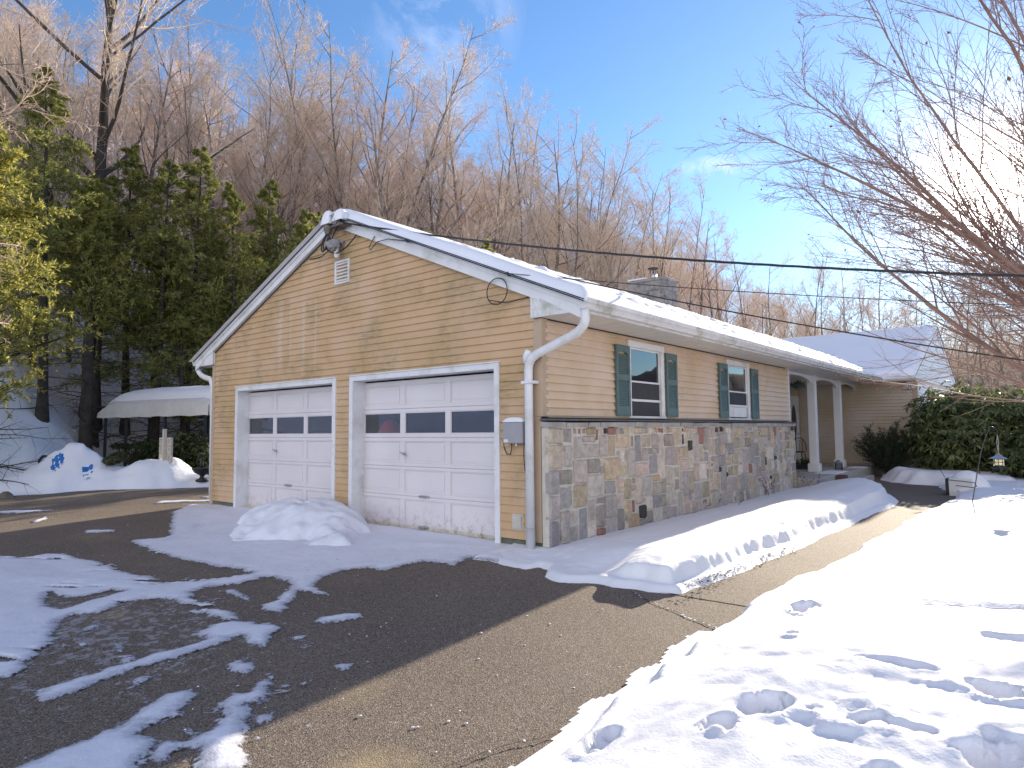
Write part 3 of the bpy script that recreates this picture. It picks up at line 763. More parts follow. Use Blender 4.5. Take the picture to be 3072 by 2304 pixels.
# ================================================================== HOUSE
RX, RZ, SL = -4.11, 4.92, .425          # main ridge x, z, slope
WX, ZS, LX = -8.22, 2.755, 9.36         # left corner, soffit height, long wall length
def roof_z(x): return RZ - SL*abs(x-RX)
house = empty('house', (0,0,0), 'tan-sided ranch house with two-door garage gable, stone veneer and snowy roof', 'house')
EXPO = .1018
def clap(mb, a0, a1f, ax, off, z0, z1, sgn, holes=(), lim=None, expo=EXPO, lip=.021):
    """clapboards on a wall. ax='x': wall runs along x at y=off facing -y ; ax='y': runs along y at x=off facing +x"""
    n = int(math.ceil((z1-z0)/expo))
    for k in range(n):
        za = z0+k*expo; zb = min(za+expo, z1)
        if zb-za < .01: continue
        zm = (za+zb)/2
        ivs = [[a0, a1f, a0, a1f]]
        if lim is not None:
            l0, r0 = lim(za); l1, r1 = lim(zb)
            if r0-l0 < .02: continue
            if r1 < l1: m_ = (l1+r1)/2; l1 = r1 = m_
            ivs = [[max(a0,l0), min(a1f,r0), max(a0,l1), min(a1f,r1)]]
        for (h0, h1, hz0, hz1) in holes:
            if hz0 < zm < hz1:
                nv = []
                for iv in ivs:
                    if h0 <= iv[0]+1e-4 and h1 >= iv[1]-1e-4: continue
                    if h1 <= iv[0] or h0 >= iv[1]: nv.append(iv); continue
                    if h0 > iv[0]: nv.append([iv[0], h0, iv[2], h0])
                    if h1 < iv[1]: nv.append([h1, iv[1], h1, iv[3]])
                ivs = nv
        pb, pt = lip, .003
        for l0, r0, l1, r1 in ivs:
            def P(a, d, z): return (a, off-d, z) if ax == 'x' else (off+d, a, z)
            # outer sloping face, lower lip, with a gentle shadow gap
            mb.add([P(l0,pb,za+.006), P(r0,pb,za+.006), P(r1,pt,zb), P(l1,pt,zb), P(l0,pb-.002,za), P(r0,pb-.002,za), P(l0,0,za), P(r0,0,za)],
                   [(0,1,2,3), (4,5,1,0), (6,7,5,4)] if ax == 'x' else [(0,1,2,3), (4,5,1,0), (6,7,5,4)])
            if ax == 'x' or True:
                mb.add([P(l0,pb,za), P(l0,0,za), P(l1,0,zb), P(l1,pt,zb)], [(0,1,2,3)])
                mb.add([P(r0,pb,za), P(r0,0,za), P(r1,0,zb), P(r1,pt,zb)], [(0,1,2,3)])
RBOT = .155   # rake board depth below the roof edge
def gl(z):
    hw = (RZ-RBOT+.03-z)/SL
    return RX-hw, RX+hw
DOORS = [(-7.20, -4.19), (-3.66, -.74)]
mb = MB()
clap(mb, WX+.09, -.09, 'x', 0, .07, RZ-RBOT, -1, [(a-.07, b+.07, -1, 2.22) for a, b in DOORS], gl)
mb.build('gable_wall', M['siding'], house, recalc=False)
# backing walls (solid shell)
mb = MB()
mb.prism([(WX,2.2), (WX,ZS), (WX+.0,roof_z(WX)-.18), (RX,RZ-.18), (0,roof_z(0)-.18), (0,ZS), (0,2.2)], 'y', .002, .15)
mb.box(WX, DOORS[0][0]-.025, .002, .15, .06, 2.199); mb.box(DOORS[0][1]+.025, DOORS[1][0]-.025, .002, .15, .06, 2.199); mb.box(DOORS[1][1]+.025, -.001, .002, .15, .06, 2.199)
mb.box(-.16, -.003, .15, LX, .0, ZS-.002); mb.box(WX, WX+.15, .15, 27, -.1, ZS-.002)
mb.box(WX+.15, -.16, 7.5, 7.6, -.05, ZS-.01)
mb.build('wall_core', M['inner'], house)
for fa, fb in ((WX, DOORS[0][0]-.1), (DOORS[0][1]+.1, DOORS[1][0]-.1), (DOORS[1][1]+.1, .0)):
    mb = MB(); mb.box(fa, fb, -.004, .14, -.25, .06); mb.build('foundation', M['found'], house)
mb = MB(); mb.box(0.001, .07, .0, LX, -.3, .05)
mb.build('foundation', M['found'], house)
mb = MB(); mb.box(WX+.15, -.16, .26, 7.5, -.2, -.02); mb.build('garage_floor', M['concrete'], house)
# long wall siding
WIN = [(2.02, 3.13), (5.67, 6.82)]
mb = MB()
clap(mb, .05, LX-.05, 'y', 0, 1.565, ZS-.02, 1, [(a, b, 1.5, 2.69) for a, b in WIN], lip=.034)
mb.build('long_wall', M['siding2'], house, recalc=False)
# corner posts
mb = MB()
mb.box(-.105, .022, -.022, -.001, 1.555, ZS-.012); mb.box(.001, .022, -.001, .10, 1.555, ZS-.012)
mb.box(-.105, -.012, -.020, -.001, .06, 1.553)
mb.build('corner_post', M['post_tan'], house, bevel=.003)
mb = MB(); mb.box(WX-.022, WX+.09, -.022, -.001, .0, ZS+.13); mb.box(WX-.022, WX-.001, -.001, .1, .0, ZS-.01); mb.build('corner_post', M['post_tan'], house, bevel=.003)
mb = MB(); mb.box(-.001, .024, LX-.05, LX+.03, 1.52, ZS-.012); mb.build('corner_post', M['white'], house, bevel=.003)
mb = MB(); mb.box(.001, .028, .10, LX-.05, 1.545, 1.563)
mb.build('starter_strip', M['post_tan'], house)

# --- stone veneer
def stonewall():
    r = random.Random(11)
    U = .102; ny = int(LX/U)+1; nz = 14; z0 = .02; hz = (1.425-z0)/nz; U = (LX+.03)/ny
    occ = [[False]*nz for _ in range(ny)]
    pal = [((.40,.38,.385),20), ((.44,.41,.36),17), ((.48,.40,.36),9), ((.47,.40,.30),8), ((.055,.052,.05),5), ((.30,.15,.125),3.5), ((.31,.32,.345),12), ((.42,.33,.2),1.6), ((.55,.53,.50),8), ((.30,.285,.27),12), ((.36,.33,.25),6)]
    V = []; Fc = []; C = []
    for j in range(nz):
        for i in range(ny):
            if occ[i][j]: continue
            opts = [(1,1,6),(2,1,5),(1,2,6),(2,2,14),(3,2,10),(2,3,12),(3,3,8),(3,1,2),(4,3,2.5),(4,2,4),(2,4,4)]
            if i == 0: opts = [(3,3,3),(2,3,4),(3,2,4),(2,4,2)]
            if i*U < 5 : opts = [(a,b,w_*(1.6 if a*b > 5 else 1)) for a,b,w_ in opts]
            random_order = r.choices(opts, [o_[2] for o_ in opts], k=14)+[(1,1,1)]
            for a, b, _ in random_order:
                if i+a <= ny and j+b <= nz and all(not occ[i+p][j+q] for p in range(a) for q in range(b)): break
            for p in range(a):
                for q in range(b): occ[i+p][j+q] = True
            y0, y1, za, zb = i*U-.02, (i+a)*U-.02, z0+j*hz, z0+(j+b)*hz
            big = a*b
            cands = pal if big > 2 else pal + [((.055,.052,.05),10), ((.30,.15,.125),4), ((.42,.33,.2),3)]
            if big > 5: cands = [p for p in pal if p[0] not in ((.055,.052,.05), (.33,.14,.115), (.46,.33,.15))]
            col = r.choices([c[0] for c in cands], [c[1] for c in cands])[0]
            k = r.uniform(.9, 1.12); tint_ = (r.uniform(.97,1.03), 1, r.uniform(.97,1.04))
            gm_ = sum(col)/3; col = tuple((c*.8+gm_*.2)*k*t*w3 for c, t, w3 in zip(col, tint_, (1.24, 1.12, 1.0)))
            gpm = .0080; dxf = .108+r.uniform(-.012, .026)
            w_, h_ = y1-y0, zb-za
            def jit(y, z, s=.009): return (y+r.uniform(-s, s), z+r.uniform(-s, s))
            cn = []
            corners = [(y0+gpm, za+gpm), (y1-gpm, za+gpm), (y1-gpm, zb-gpm), (y0+gpm, zb-gpm)]
            corners = [jit(*c) for c in corners]
            for q in range(4):
                c0 = corners[q]; c1 = corners[(q+1)%4]
                cn.append((c0[0]*.93+c1[0]*.07, c0[1]*.93+c1[1]*.07))
                for tt in (.33, .66):
                    cn.append(jit(c0[0]+(c1[0]-c0[0])*tt, c0[1]+(c1[1]-c0[1])*tt, .0045))
                cn.append((c0[0]*.07+c1[0]*.93, c0[1]*.07+c1[1]*.93))
            n = len(cn); cy = sum(c[0] for c in cn)/n; cz = sum(c[1] for c in cn)/n
            b0 = len(V)
            for c in cn: V.append((.052, c[0], c[1]))
            for c in cn:
                V.append((dxf-.020, c[0], c[1]))
            for c in cn:
                s_ = 1-.020/max(.03, math.hypot(c[0]-cy, c[1]-cz)); V.append((dxf+r.uniform(-.003,.003), cy+(c[0]-cy)*s_, cz+(c[1]-cz)*s_))
            V.append((dxf+r.uniform(-.002,.008), cy+r.uniform(-.2,.2)*w_, cz+r.uniform(-.2,.2)*h_))
            for L_ in range(2):
                for q in range(n): Fc.append((b0+L_*n+q, b0+L_*n+(q+1)%n, b0+(L_+1)*n+(q+1)%n, b0+(L_+1)*n+q)); C.append(col)
            for q in range(n): Fc.append((b0+2*n+q, b0+2*n+(q+1)%n, b0+3*n)); C.append(col)
    me = bpy.data.meshes.new('stone_wall'); me.from_pydata(V, [], Fc)
    at = me.color_attributes.new('stone', 'FLOAT_COLOR', 'CORNER')
    data = np.concatenate([np.tile((*c, 1.), (len(f), 1)) for c, f in zip(C, Fc)]).astype(np.float32)
    at.data.foreach_set('color', data.ravel()); me.update()
    m, nt, bs, out = newmat('stone_veneer'); g = G(nt); v = g.coord()
    a = g.n('ShaderNodeVertexColor', layer_name='stone')
    f = g.ramp(g.noise(v, 12, 8, .75), [(.32,0.),(.68,1.)])
    col = g.mix(f, g.mix(1., a.outputs[0], (.68,.67,.67), 'MULTIPLY'), g.mix(1., a.outputs[0], (1.22,1.2,1.17), 'MULTIPLY'))
    f2 = g.ramp(g.noise(v, 4, 7, .75), [(.56,0.),(.68,1.)])
    col = g.mix(g.math('MULTIPLY', f2, .4), col, (.20,.16,.10))
    nt.links.new(col, bs.inputs['Base Color']); bs.inputs['Roughness'].default_value = .85
    h = g.math('ADD', g.noise(v, 16, 7, .7), g.math('MULTIPLY', g.noise(v, 5, 3), .8))
    g.bump(h, 1.0, .035, bs)
    o = link('stone_wall', me, m, house); return o
SW = stonewall()
mb = MB(); mb.box(.0, .096, -.018, LX+.012, .02, 1.43)
mb.build('mortar', simple('mortar', (.56,.51,.44), .9, .12, 12, .5), house)
# rough capping course
mb = MB(); r = random.Random(3); y = -.05
while y < LX:
    L = r.uniform(.28, .62); y1 = min(y+L, LX+.06)
    d = r.uniform(.125, .15); z1 = 1.497+r.uniform(-.008,.006)
    mb.add([(0,y+.006,1.432),(d-.008,y+.006,1.43),(d-.008,y1-.006,1.43),(0,y1-.006,1.432),(0,y+.006,z1),(d,y+.01,z1-.008),(d,y1-.01,z1-.008),(0,y1-.006,z1)],
           [(0,3,2,1),(4,5,6,7),(0,1,5,4),(1,2,6,5),(2,3,7,6),(3,0,4,7)])
    y = y1
mb.build('stone_cap', simple('cap_stone', (.36,.335,.32), .85, .3, 3.2, .9, .02, c2=(.44,.33,.22), dsc=2.5), house)
mb = MB(); mb.box(0, .155, -.06, LX+.07, 1.505, 1.528)
mb.build('slate_ledge', simple('slate', (.10,.10,.105), .8, .3, 8, .5), house)

# --- garage doors
def gdoor(x0, x1, label):
    mb = MB(); yo = .20; zb, zt = -.09, 2.15
    w_ = (x1-x0); st = .095; pw = (w_-4*st)/3
    ZR = [(.045,.40),(.50,.83),(.925,1.245),(1.355,1.67),(1.785,2.085)]
    rails = [(zb+.12,.045),(.40,.50),(.83,.925),(1.245,1.355),(1.67,1.785),(2.085,zt)]
    for a, b in rails:
        if b-a > .09 and a > 0:
            m_ = (a+b)/2; mb.box(x0, x1, yo, yo+.04, a, m_-.003); mb.box(x0, x1, yo, yo+.04, m_+.003, b)
            mb.box(x0, x1, yo+.012, yo+.04, m_-.003, m_+.003)
        else: mb.box(x0, x1, yo, yo+.04, a, b)
    for i in range(4):
        xa = x0+i*(st+pw)
        for a, b in ZR: mb.box(xa, xa+st, yo, yo+.04, a, b)
    d = mb.build('garage_door', M['door'], house, label=label, bevel=.0025)
    pm = MB(); gm = MB(); mo = MB()
    for i in range(3):
        xa = x0+st+i*(st+pw)
        for k, (a, b) in enumerate(ZR):
            t = .012
            for (p0, p1, q0, q1) in ((xa, xa+pw, a, a+t), (xa, xa+pw, b-t, b), (xa, xa+t, a+t, b-t), (xa+pw-t, xa+pw, a+t, b-t)):
                mo.box(p0, p1, yo+.008, yo+.03, q0, q1)
            if k == 3:
                gp = MB(); gp.box(xa+t, xa+pw-t, yo+.020, yo+.025, a+t, b-t); gp.build('window_pane', M['glass_g'], d)
            else:
                pm = MB(); pm.box(xa+t, xa+pw-t, yo+.022, yo+.034, a+t, b-t)
                pm.box(xa+t+.03, xa+pw-t-.03, yo+.016, yo+.0222, a+t+.03, b-t-.03); pm.build('door_panel', M['door'], d)
    mo.build('panel_moulding', M['door'], d, bevel=.002)
    rm = MB(); rm.box(x0, x1, yo-.004, yo+.036, zb+.03, zb+.119); rm.build('bottom_rail', M['rust'], d, bevel=.003)
    sl = MB(); sl.box(x0, x1, yo+.002, yo+.03, zb, zb+.029); sl.build('bottom_seal', M['black'], d)
    xc = (x0+x1)/2
    for zc in (.455, .02):
        h = MB(); h.box(xc-.10, xc+.10, yo-.012, yo-.0045, zc-.018, zc+.018); h.tube([(xc-.09,yo-.012,zc), (xc-.07,yo-.045,zc+.005), (xc+.03,yo-.045,zc+.005), (xc+.05,yo-.012,zc)], .009, 6); h.build('lift_handle', M['metal'], d)
    h = MB(); h.tube([(xc-.42, yo-.002, 1.06), (xc-.42, yo-.03, 1.06)], .02, 8); h.tube([(xc-.50, yo-.028, 1.085), (xc-.36, yo-.028, 1.035)], .008, 6)
    h.build('lock_handle', M['metal'], d)
    return d
gdoor(-7.32, -4.26, 'white panelled garage door nearer the carport side, half behind the snow pile')
gdoor(-3.76, -.80, 'white panelled garage door with a red shape behind its glass')
# door casings
for (a, b), lb in zip(DOORS, ('', '')):
    mb = MB(); t = .085; zt = 2.175
    mb.box(a-t, a, -.035, -.002, -.06, zt+t*.9); mb.box(b, b+t, -.035, -.002, -.06, zt+t*.9); mb.box(a, b, -.035, -.002, zt, zt+t*.9)
    mb.box(a-.02, a, -.002, .2, -.06, zt); mb.box(b, b+.02, -.002, .2, -.06, zt); mb.box(a-.02, b+.02, -.002, .26, zt+.001, zt+.02)
    mb.box(a-.10, a-.001, .2005, .24, -.06, zt+.02); mb.box(b+.001, b+.08, .2005, .24, -.06, zt+.02)
    mb.box(a-t-.01, b+t+.01, -.05, -.002, zt+t*.9, zt+t*.9+.018)
    mb.build('garage_door_casing', M['white'], house, bevel=.003)
# --- windows
def shutter(y0, y1, z0=1.582, z1=2.584):
    mb = MB(); xb = .037; xf = .066; st = .05
    mb.box(xb, xf, y0, y0+st, z0, z1); mb.box(xb, xf, y1-st, y1, z0, z1)
    mb.box(xb, xf, y0+st, y1-st, z0, z0+.14); mb.box(xb, xf, y0+st, y1-st, z1-.09, z1); mb.box(xb, xf, y0+st, y1-st, z0+.50, z0+.59)
    # arch fillet at the top
    ya, yb = y0+st, y1-st; n = 8
    for k in range(n):
        u0, u1 = k/n, (k+1)/n
        zz0 = z1-.09-.035*(1-math.sin(math.pi*u0)); zz1 = z1-.09-.035*(1-math.sin(math.pi*u1))
        mb.prism([(ya+(yb-ya)*u0, zz0), (ya+(yb-ya)*u1, zz1), (ya+(yb-ya)*u1, z1-.09), (ya+(yb-ya)*u0, z1-.09)], 'x', xb+.002, xf-.003)
    s = mb.build('shutter', M['green'], house, bevel=.003)
    lm = MB()
    for (a, b) in ((z0+.145, z0+.495), (z0+.595, z1-.13)):
        k = int((b-a)/.028); 
        for i in range(k):
            z = a+(i+.1)*(b-a)/k
            lm.add([(xb+.012,ya,z+.024),(xf-.006,ya,z),(xf-.006,yb,z),(xb+.012,yb,z+.024),(xb+.010,ya,z+.018),(xf-.010,ya,z-.004),(xf-.010,yb,z-.004),(xb+.010,yb,z+.018)],
                   [(0,1,2,3),(4,7,6,5),(1,5,6,2),(0,3,7,4)])
        lm.box(xb, xb+.006, ya, yb, a, b)
    lm.build('louvres', M['green'], s, recalc=True)
for a, b in ((1.645, 2.02), (3.165, 3.54), (5.262, 5.655), (6.87, 7.25)): shutter(a, b)
def window(y0, y1, ac, label):
    z0, z1 = 1.55, 2.68
    mb = MB(); t = .075
    mb.box(.002, .040, y0, y0+t, z0+.035, z1-.09); mb.box(.002, .040, y1-t-.03, y1-.0, z0+.035, z1-.09)
    mb.box(.002, .046, y0-.005, y1+.005, z1-.09, z1); mb.box(.002, .056, y0-.01, y1+.01, z0, z0+.035)
    mb.box(-.10, .002, y0+t-.012, y0+t, z0+.04, z1-.09); mb.box(-.10, .002, y1-t-.03, y1-t-.018, z0+.04, z1-.09)
    w_ = mb.build('window', M['white'], house, bevel=.004, label=label)
    fm = MB(); a, b = y0+t, y1-t-.03
    def ring(x, za, zb, tk, x2=.022):
        fm.box(x, x+x2, a, a+tk, za, zb); fm.box(x, x+x2, b-tk, b, za, zb); fm.box(x, x+x2, a+tk, b-tk, za, za+tk); fm.box(x, x+x2, a+tk, b-tk, zb-tk, zb)
    zm = 2.09
    ring(-.012, zm-.012, z1-.092, .026); ring(-.038, z0+.05, zm+.02, .030)
    fm.box(-.013, .012, a+.001, b-.001, 1.80, 1.835) if not ac else fm.box(-.013, .012, a+.001, b-.001, 1.80, 1.84)
    fm.build('sash', M['white'], w_, bevel=.002)
    mm = MB()
    mid = (a+b)/2
    for za, zb in ((zm+.02, z1-.12), (z0+.08, zm-.02)):
        mm.box(-.056, -.050, mid-.010, mid+.010, za, zb); mm.box(-.057, -.051, a+.02, b-.02, (za+zb)/2-.010, (za+zb)/2+.010)
    mm.build('muntin', M['white'], w_)
    gm = MB(); gm.box(-.004, -.001, a+.027, b-.027, zm+.015, z1-.12); gm.build('window_pane', M['glass'], w_)
    gm = MB(); gm.box(-.030, -.027, a+.031, b-.031, z0+.082, zm-.012); gm.build('window_pane', M['glass'], w_)
    bk = MB(); bk.box(-.155, -.150, a-.01, b+.01, z0+.04, z1-.09)
    bk.box(-.15, -.125, b-.16, b-.02, z0+.05, z1-.1)
    bk.build('curtain', M['inner'], w_)
    if ac:
        am = MB(); am.box(-.02, .034, a+.035, b-.10, z0+.055, z0+.245); am.box(-.02, .04, b-.20, b-.12, z0+.07, z0+.23)
        am.build('air_conditioner_panel', M['white'], w_, bevel=.006)
window(2.02, 3.13, False, 'window nearest the downspout with green shutters either side')
window(5.67, 6.82, True, 'window nearer the porch with a white panel in its lower sash')

# --- eaves, fascia, rakes, roof
WY0, WRY, WZ, WSL = 16.0, 21.2, 4.90, .385     # wing eave y, ridge y, ridge z, slope
WCX, WWY, WRX = 1.50, 16.6, 1.56
EX = .66                                       # eave edge x
mb = MB()
mb.box(.001, .60, -.055, WWY, ZS, ZS+.012)
mb.box(-1.9, .001, LX+.03, WWY, ZS-.004, ZS+.008)
r = 0
for k in range(int(16.5/.3)):
    mb.box(.03, .59, k*.3+.1, k*.3+.106, ZS-.003, ZS)
mb.build('soffit', M['soffit'], house)
mb = MB(); mb.box(WX-.60, WX-.001, -.055, 27, ZS, ZS+.012); mb.build('soffit', M['soffit'], house)
mb = MB()
mb.box(.60, .622, -.06, WWY-.6, ZS-.01, roof_z(EX)-.012)
mb.build('fascia', M['white_dirty'], house, bevel=.002)
mb = MB(); mb.box(WX-.622, WX-.60, -.06, 27, ZS-.01, roof_z(EX)-.012); mb.build('fascia', M['white_dirty'], house)
# boxed returns + rake boards
def rake(sg):
    X_ = lambda d: RX+sg*d
    half = 4.11
    m1 = MB()
    y0, y1 = -.085, -.060
    dE = half+EX
    m1.prism([(X_(0), RZ-.035), (X_(dE), RZ-.035-SL*dE), (X_(dE), RZ-.012-SL*dE-.085), (X_(0), RZ-.012-.085)], 'y', y0-.012, y1)
    m1.prism([(X_(0), RZ-.0975), (X_(dE-.03), RZ-.0975-SL*(dE-.03)), (X_(dE-.03), RZ-.24-SL*(dE-.03)), (X_(half+.05), RZ-RBOT-SL*(half+.05)-.03), (X_(0), RZ-RBOT-.03)], 'y', y0+.004, y1-.001)
    m1.prism([(X_(0), RZ-RBOT-.0305), (X_(half+.05), RZ-RBOT-.0305-SL*(half+.05)), (X_(half+.05), RZ-RBOT-.055-SL*(half+.05)), (X_(0), RZ-RBOT-.055)], 'y', y0-.002, -.004)
    m1.build('rake_board', M['white'], house)
    m2 = MB()
    zi = RZ-RBOT-.056-SL*(half+.08)
    m2.prism([(X_(half-.085), ZS-.006), (X_(half-.085), RZ-RBOT-.056-SL*(half-.085)), (X_(dE-.055), ZS+.06), (X_(dE-.055), ZS-.006)], 'y', y0+.012, -.017)
    m2.prism([(X_(half-.10), ZS-.010), (X_(half-.10), RZ-RBOT-.056-SL*(half-.10)), (X_(half-.062), RZ-RBOT-.056-SL*(half-.062)), (X_(half-.062), ZS-.010)], 'y', y0+.004, y0+.0118)
    m2.build('eave_return', M['white_dirty'], house)
rake(1); rake(-1)
# roof slabs
mb = MB(); T = .035
for sg in (1, -1):
    X_ = lambda d: RX+sg*d
    dE = 4.11+EX+.02
    mb.prism([(X_(0), RZ), (X_(dE), RZ-SL*dE), (X_(dE), RZ-SL*dE-.034), (X_(0), RZ-.034)], 'y', -.118, 21.2)
mb.build('roof', M['dark'], house)
mb = MB()
for sg in (1, -1):
    Y_ = lambda d: WRY+sg*d
    mb.prism([(Y_(0), WZ), (Y_(5.22), WZ-WSL*5.22), (Y_(5.22), WZ-WSL*5.22-.013), (Y_(0), WZ-.013)], 'x', -9.5, WRX+.03)
wr = mb.build('wing_roof', M['dark'], house)

# wing
wing = house
mb = MB()
clap(mb, -1.85, WCX-.11, 'x', WWY, .08, ZS-.03, -1)
mb.build('wing_front_wall', M['siding3'], wing, recalc=False)
mb = MB()
def wl(z):
    hw = (WZ-.12-z)/WSL
    return WRY-hw, WRY+hw
clap(mb, WWY+.11, 25.8, 'y', WCX, .08, ZS+.02, 1)
clap(mb, WY0+.1, 26.3, 'y', WCX+.02, ZS+.06, WZ-.1, 1, (), wl)
mb.build('wing_gable_wall', M['siding_white'], wing, recalc=False)
mb = MB(); mb.box(-1.95, WCX-.002, WWY+.002, WWY+.12, -.1, ZS); mb.box(WCX-.12, WCX-.002, WWY+.12, 25.8, -.1, ZS)
mb.prism([(WY0+.2, ZS), (WRY, WZ-.1), (26.2, ZS)], 'x', WCX-.1, WCX+.015)
mb.box(-2.02, -1.9, LX-.5, WWY+.1, -.1, ZS+.1); mb.box(-1.9, .0, LX-.15, LX-.02, 0, ZS)
mb.build('wing_wall_core', M['siding3'], wing)
mb = MB(); mb.box(WCX-.11, WCX+.022, WWY-.022, WWY-.001, .0, ZS-.012); mb.box(WCX+.001, WCX+.022, WWY, WWY+.11, .0, ZS-.012)
mb.build('corner_post', M['post_tan'], wing, bevel=.003)
mb = MB(); mb.box(.02, WCX+.06, WY0+.04, WWY-.0, ZS-.004, ZS+.01); mb.build('soffit', M['soffit'], wing)
mb = MB()
for sg in (1, -1):
    Y_ = lambda d: WRY+sg*d
    mb.prism([(Y_(0), WZ-.014), (Y_(5.2), WZ-.014-WSL*5.2), (Y_(5.2), WZ-.15-WSL*5.2), (Y_(0), WZ-.15)], 'x', WCX+.04, WRX+.01)
mb.build('rake_board', M['white'], wing)
mb = MB(); mb.box(WCX+.018, WCX+.05, 20.95, 21.45, 4.0, 4.45)
for k in range(7): mb.box(WCX+.05, WCX+.056, 20.98, 21.42, 4.03+k*.06, 4.06+k*.06)
mb.build('gable_vent', M['white'], wing)
# gutters
def gutter_prof(): return [(0,0),(.075,0),(.085,.02),(.105,.045),(.110,.095),(.118,.105),(.118,.118),(.108,.118),(.100,.105),(.0,.105)]
mb = MB(); zg = ZS+.015
mb.prism([(.624+u, zg+v) for u, v in gutter_prof()], 'y', -.10, WY0-.06)
gt = mb.build('gutter', M['white_dirty'], house, bevel=.0)
mb = MB(); mb.prism([(WY0+.02-u, zg+v) for u, v in gutter_prof()], 'x', .70, WRX+.04)
mb.box(.622, .80, WY0-.11, WY0+.03, zg-.004, zg+.125)
mb.box(.70, WRX+.0, WY0+.021, WY0+.04, ZS-.01, ZS+.13)
mb.box(.86, 1.02, WY0-.05, WY0+.08, zg+.12, zg+.19)
mb.build('gutter', M['white'], house)
mb = MB(); mb.prism([(WX-.624-u, zg+v) for u, v in gutter_prof()], 'y', -.10, 27); mb.build('gutter', M['white_dirty'], house)
# downspouts
def downspout(pts, n, low=None):
    mb = MB(); P = []; R_ = []
    for i, p in enumerate(pts):
        P.append(p[:3]); R_.append(.056*(p[3] if len(p) > 3 else 1))
    mb.tube(P, R_, 12, aspect=.82, rot=0)
    return mb
def bend(p0, p1, p2, n=9, rib=True):
    out_ = []
    for i in range(n+1):
        t = i/n; a = Vector(p0)*(1-t)**2+Vector(p1)*2*t*(1-t)+Vector(p2)*t*t
        out_.append((*a, 1.0+(.045 if (i % 2 and rib) else -.01)))
    return out_
pts = [(.66,-.045,ZS+.012)] + bend((.665,-.05,2.70), (.69,-.055,2.58), (.56,-.07,2.50)) + [(.50,-.075,2.475)] + [(.02,-.10,2.305)] + bend((-.0,-.10,2.296), (-.115,-.105,2.25), (-.118,-.108,2.12)) + [(-.118,-.108,2.0), (-.112,-.108,.24)]
downspout(pts, 12).build('downspout', M['white'], house, smooth=True)
downspout([(-.112,-.108,.242,1.09), (-.108,-.112,.10,1.09), (-.10,-.125,-.03,1.02), (-.095,-.15,-.09,1.0)], 8).build('downspout_boot', simple('grey_pvc',(.42,.41,.42),.5,.08,5,.05), house, smooth=True)
mb = MB(); mb.box(-.19,-.03,-.166,-.006,1.95,1.985); mb.build('downspout_strap', M['white'], house)
pts = bend((WX-.66,-.02,ZS+.0), (WX-.66,-.01,ZS-.2), (WX-.15,0,ZS-.28)) + bend((WX-.12,0,ZS-.3), (WX-.06,0,ZS-.36), (WX-.06,.02,ZS-.6)) + [(WX-.06,.03,.1)]
downspout(pts, 8).build('downspout', M['white'], house, smooth=True)

# --- roof snow (two sheets sitting on the roof planes)
def roofsnow_main():
    st = .05
    d_ = np.concatenate([np.arange(-.25, 4.9, .045)]); y_ = np.concatenate([np.arange(-.20, 1.4, .03), np.arange(1.43, 21.2, .07)])
    D, Yg = np.meshgrid(d_, y_)
    dE = 4.11+EX+.02
    # thickness
    lip = .09+.05*N1.fbm(Yg*1.2, Yg*0, 3)+.02*N2.fbm(Yg*7, Yg*0, 3)
    lip = lip*sstep(.6, 3.0, Yg)+.015
    edge = dE-lip-D
    fr = Yg+.098+N2.fbm(D*1.3, D*0+2, 3)*.012
    smooth = sstep(1.25, .75, Yg+.25*np.sin(D*1.1))
    low = sstep(3.1, 4.5, D)
    t = .15 + .03*N1.fbm(D*.7, Yg*.5, 3) - .065*low*(1-smooth)
    rip = (N2.fbm(D*7, Yg*4.5, 4)*.075 + np.maximum(0, N3(D*14, Yg*6))*.035)*(1-smooth)*sstep(.4, 1.6, D)
    step_ = .022*np.sin((D+.03*N1(Yg*3, D*2))*2*math.pi/.28)*(1-smooth)*sstep(2.0, 3.4, D)
    t = t + (rip+step_)*.8
    crn = (.03+.97*(1-(1-np.clip(fr/.20, 0, 1))**2.2))*(.02+.98*(1-(1-np.clip(edge/.14, 0, 1))**2.2))
    th = t*crn
    rz = RZ-SL*np.abs(D) 
    rz = np.where(D < .25, np.minimum(rz, RZ-SL*.12), rz)
    Z = rz+th
    Z = np.where((edge < 0) | (fr < 0), rz-.015, Z)
    V = grid_mesh('main_roof_snow', RX+D, Yg, Z)
    # left slope (mostly unseen) simple
    o = link('roof_snow', V, M['snow_roof']); tag(o, 'thick snow blanket on the long main roof, rippled above the gutter', 'snow', kind='stuff')
    d2 = np.arange(.0, 4.85, .08); y2 = np.concatenate([np.arange(-.20, .6, .03), np.arange(.7, 21.2, .3)])
    D, Yg = np.meshgrid(d2, y2); fr = Yg+.098; edge = dE-.02-D
    th = .16*(.03+.97*(1-(1-np.clip(fr/.18, 0, 1))**2.2))*(.02+.98*(1-(1-np.clip(edge/.16, 0, 1))**2.2))
    Z = np.where(D < .25, RZ-SL*.12, RZ-SL*D)+th+N1.fbm(D, Yg, 3)*.02
    Z = np.where((edge < 0) | (fr < 0), RZ-SL*D-.03, Z)
    return o, (RX-D, Yg, Z)
rs, (A_, B_, C_) = roofsnow_main()
o = link('roof_snow', grid_mesh('roof_snow_far', A_, B_, C_), M['snow_roof']); tag(o, 'snow on the far slope of the garage roof seen along its rake', 'snow', kind='stuff')
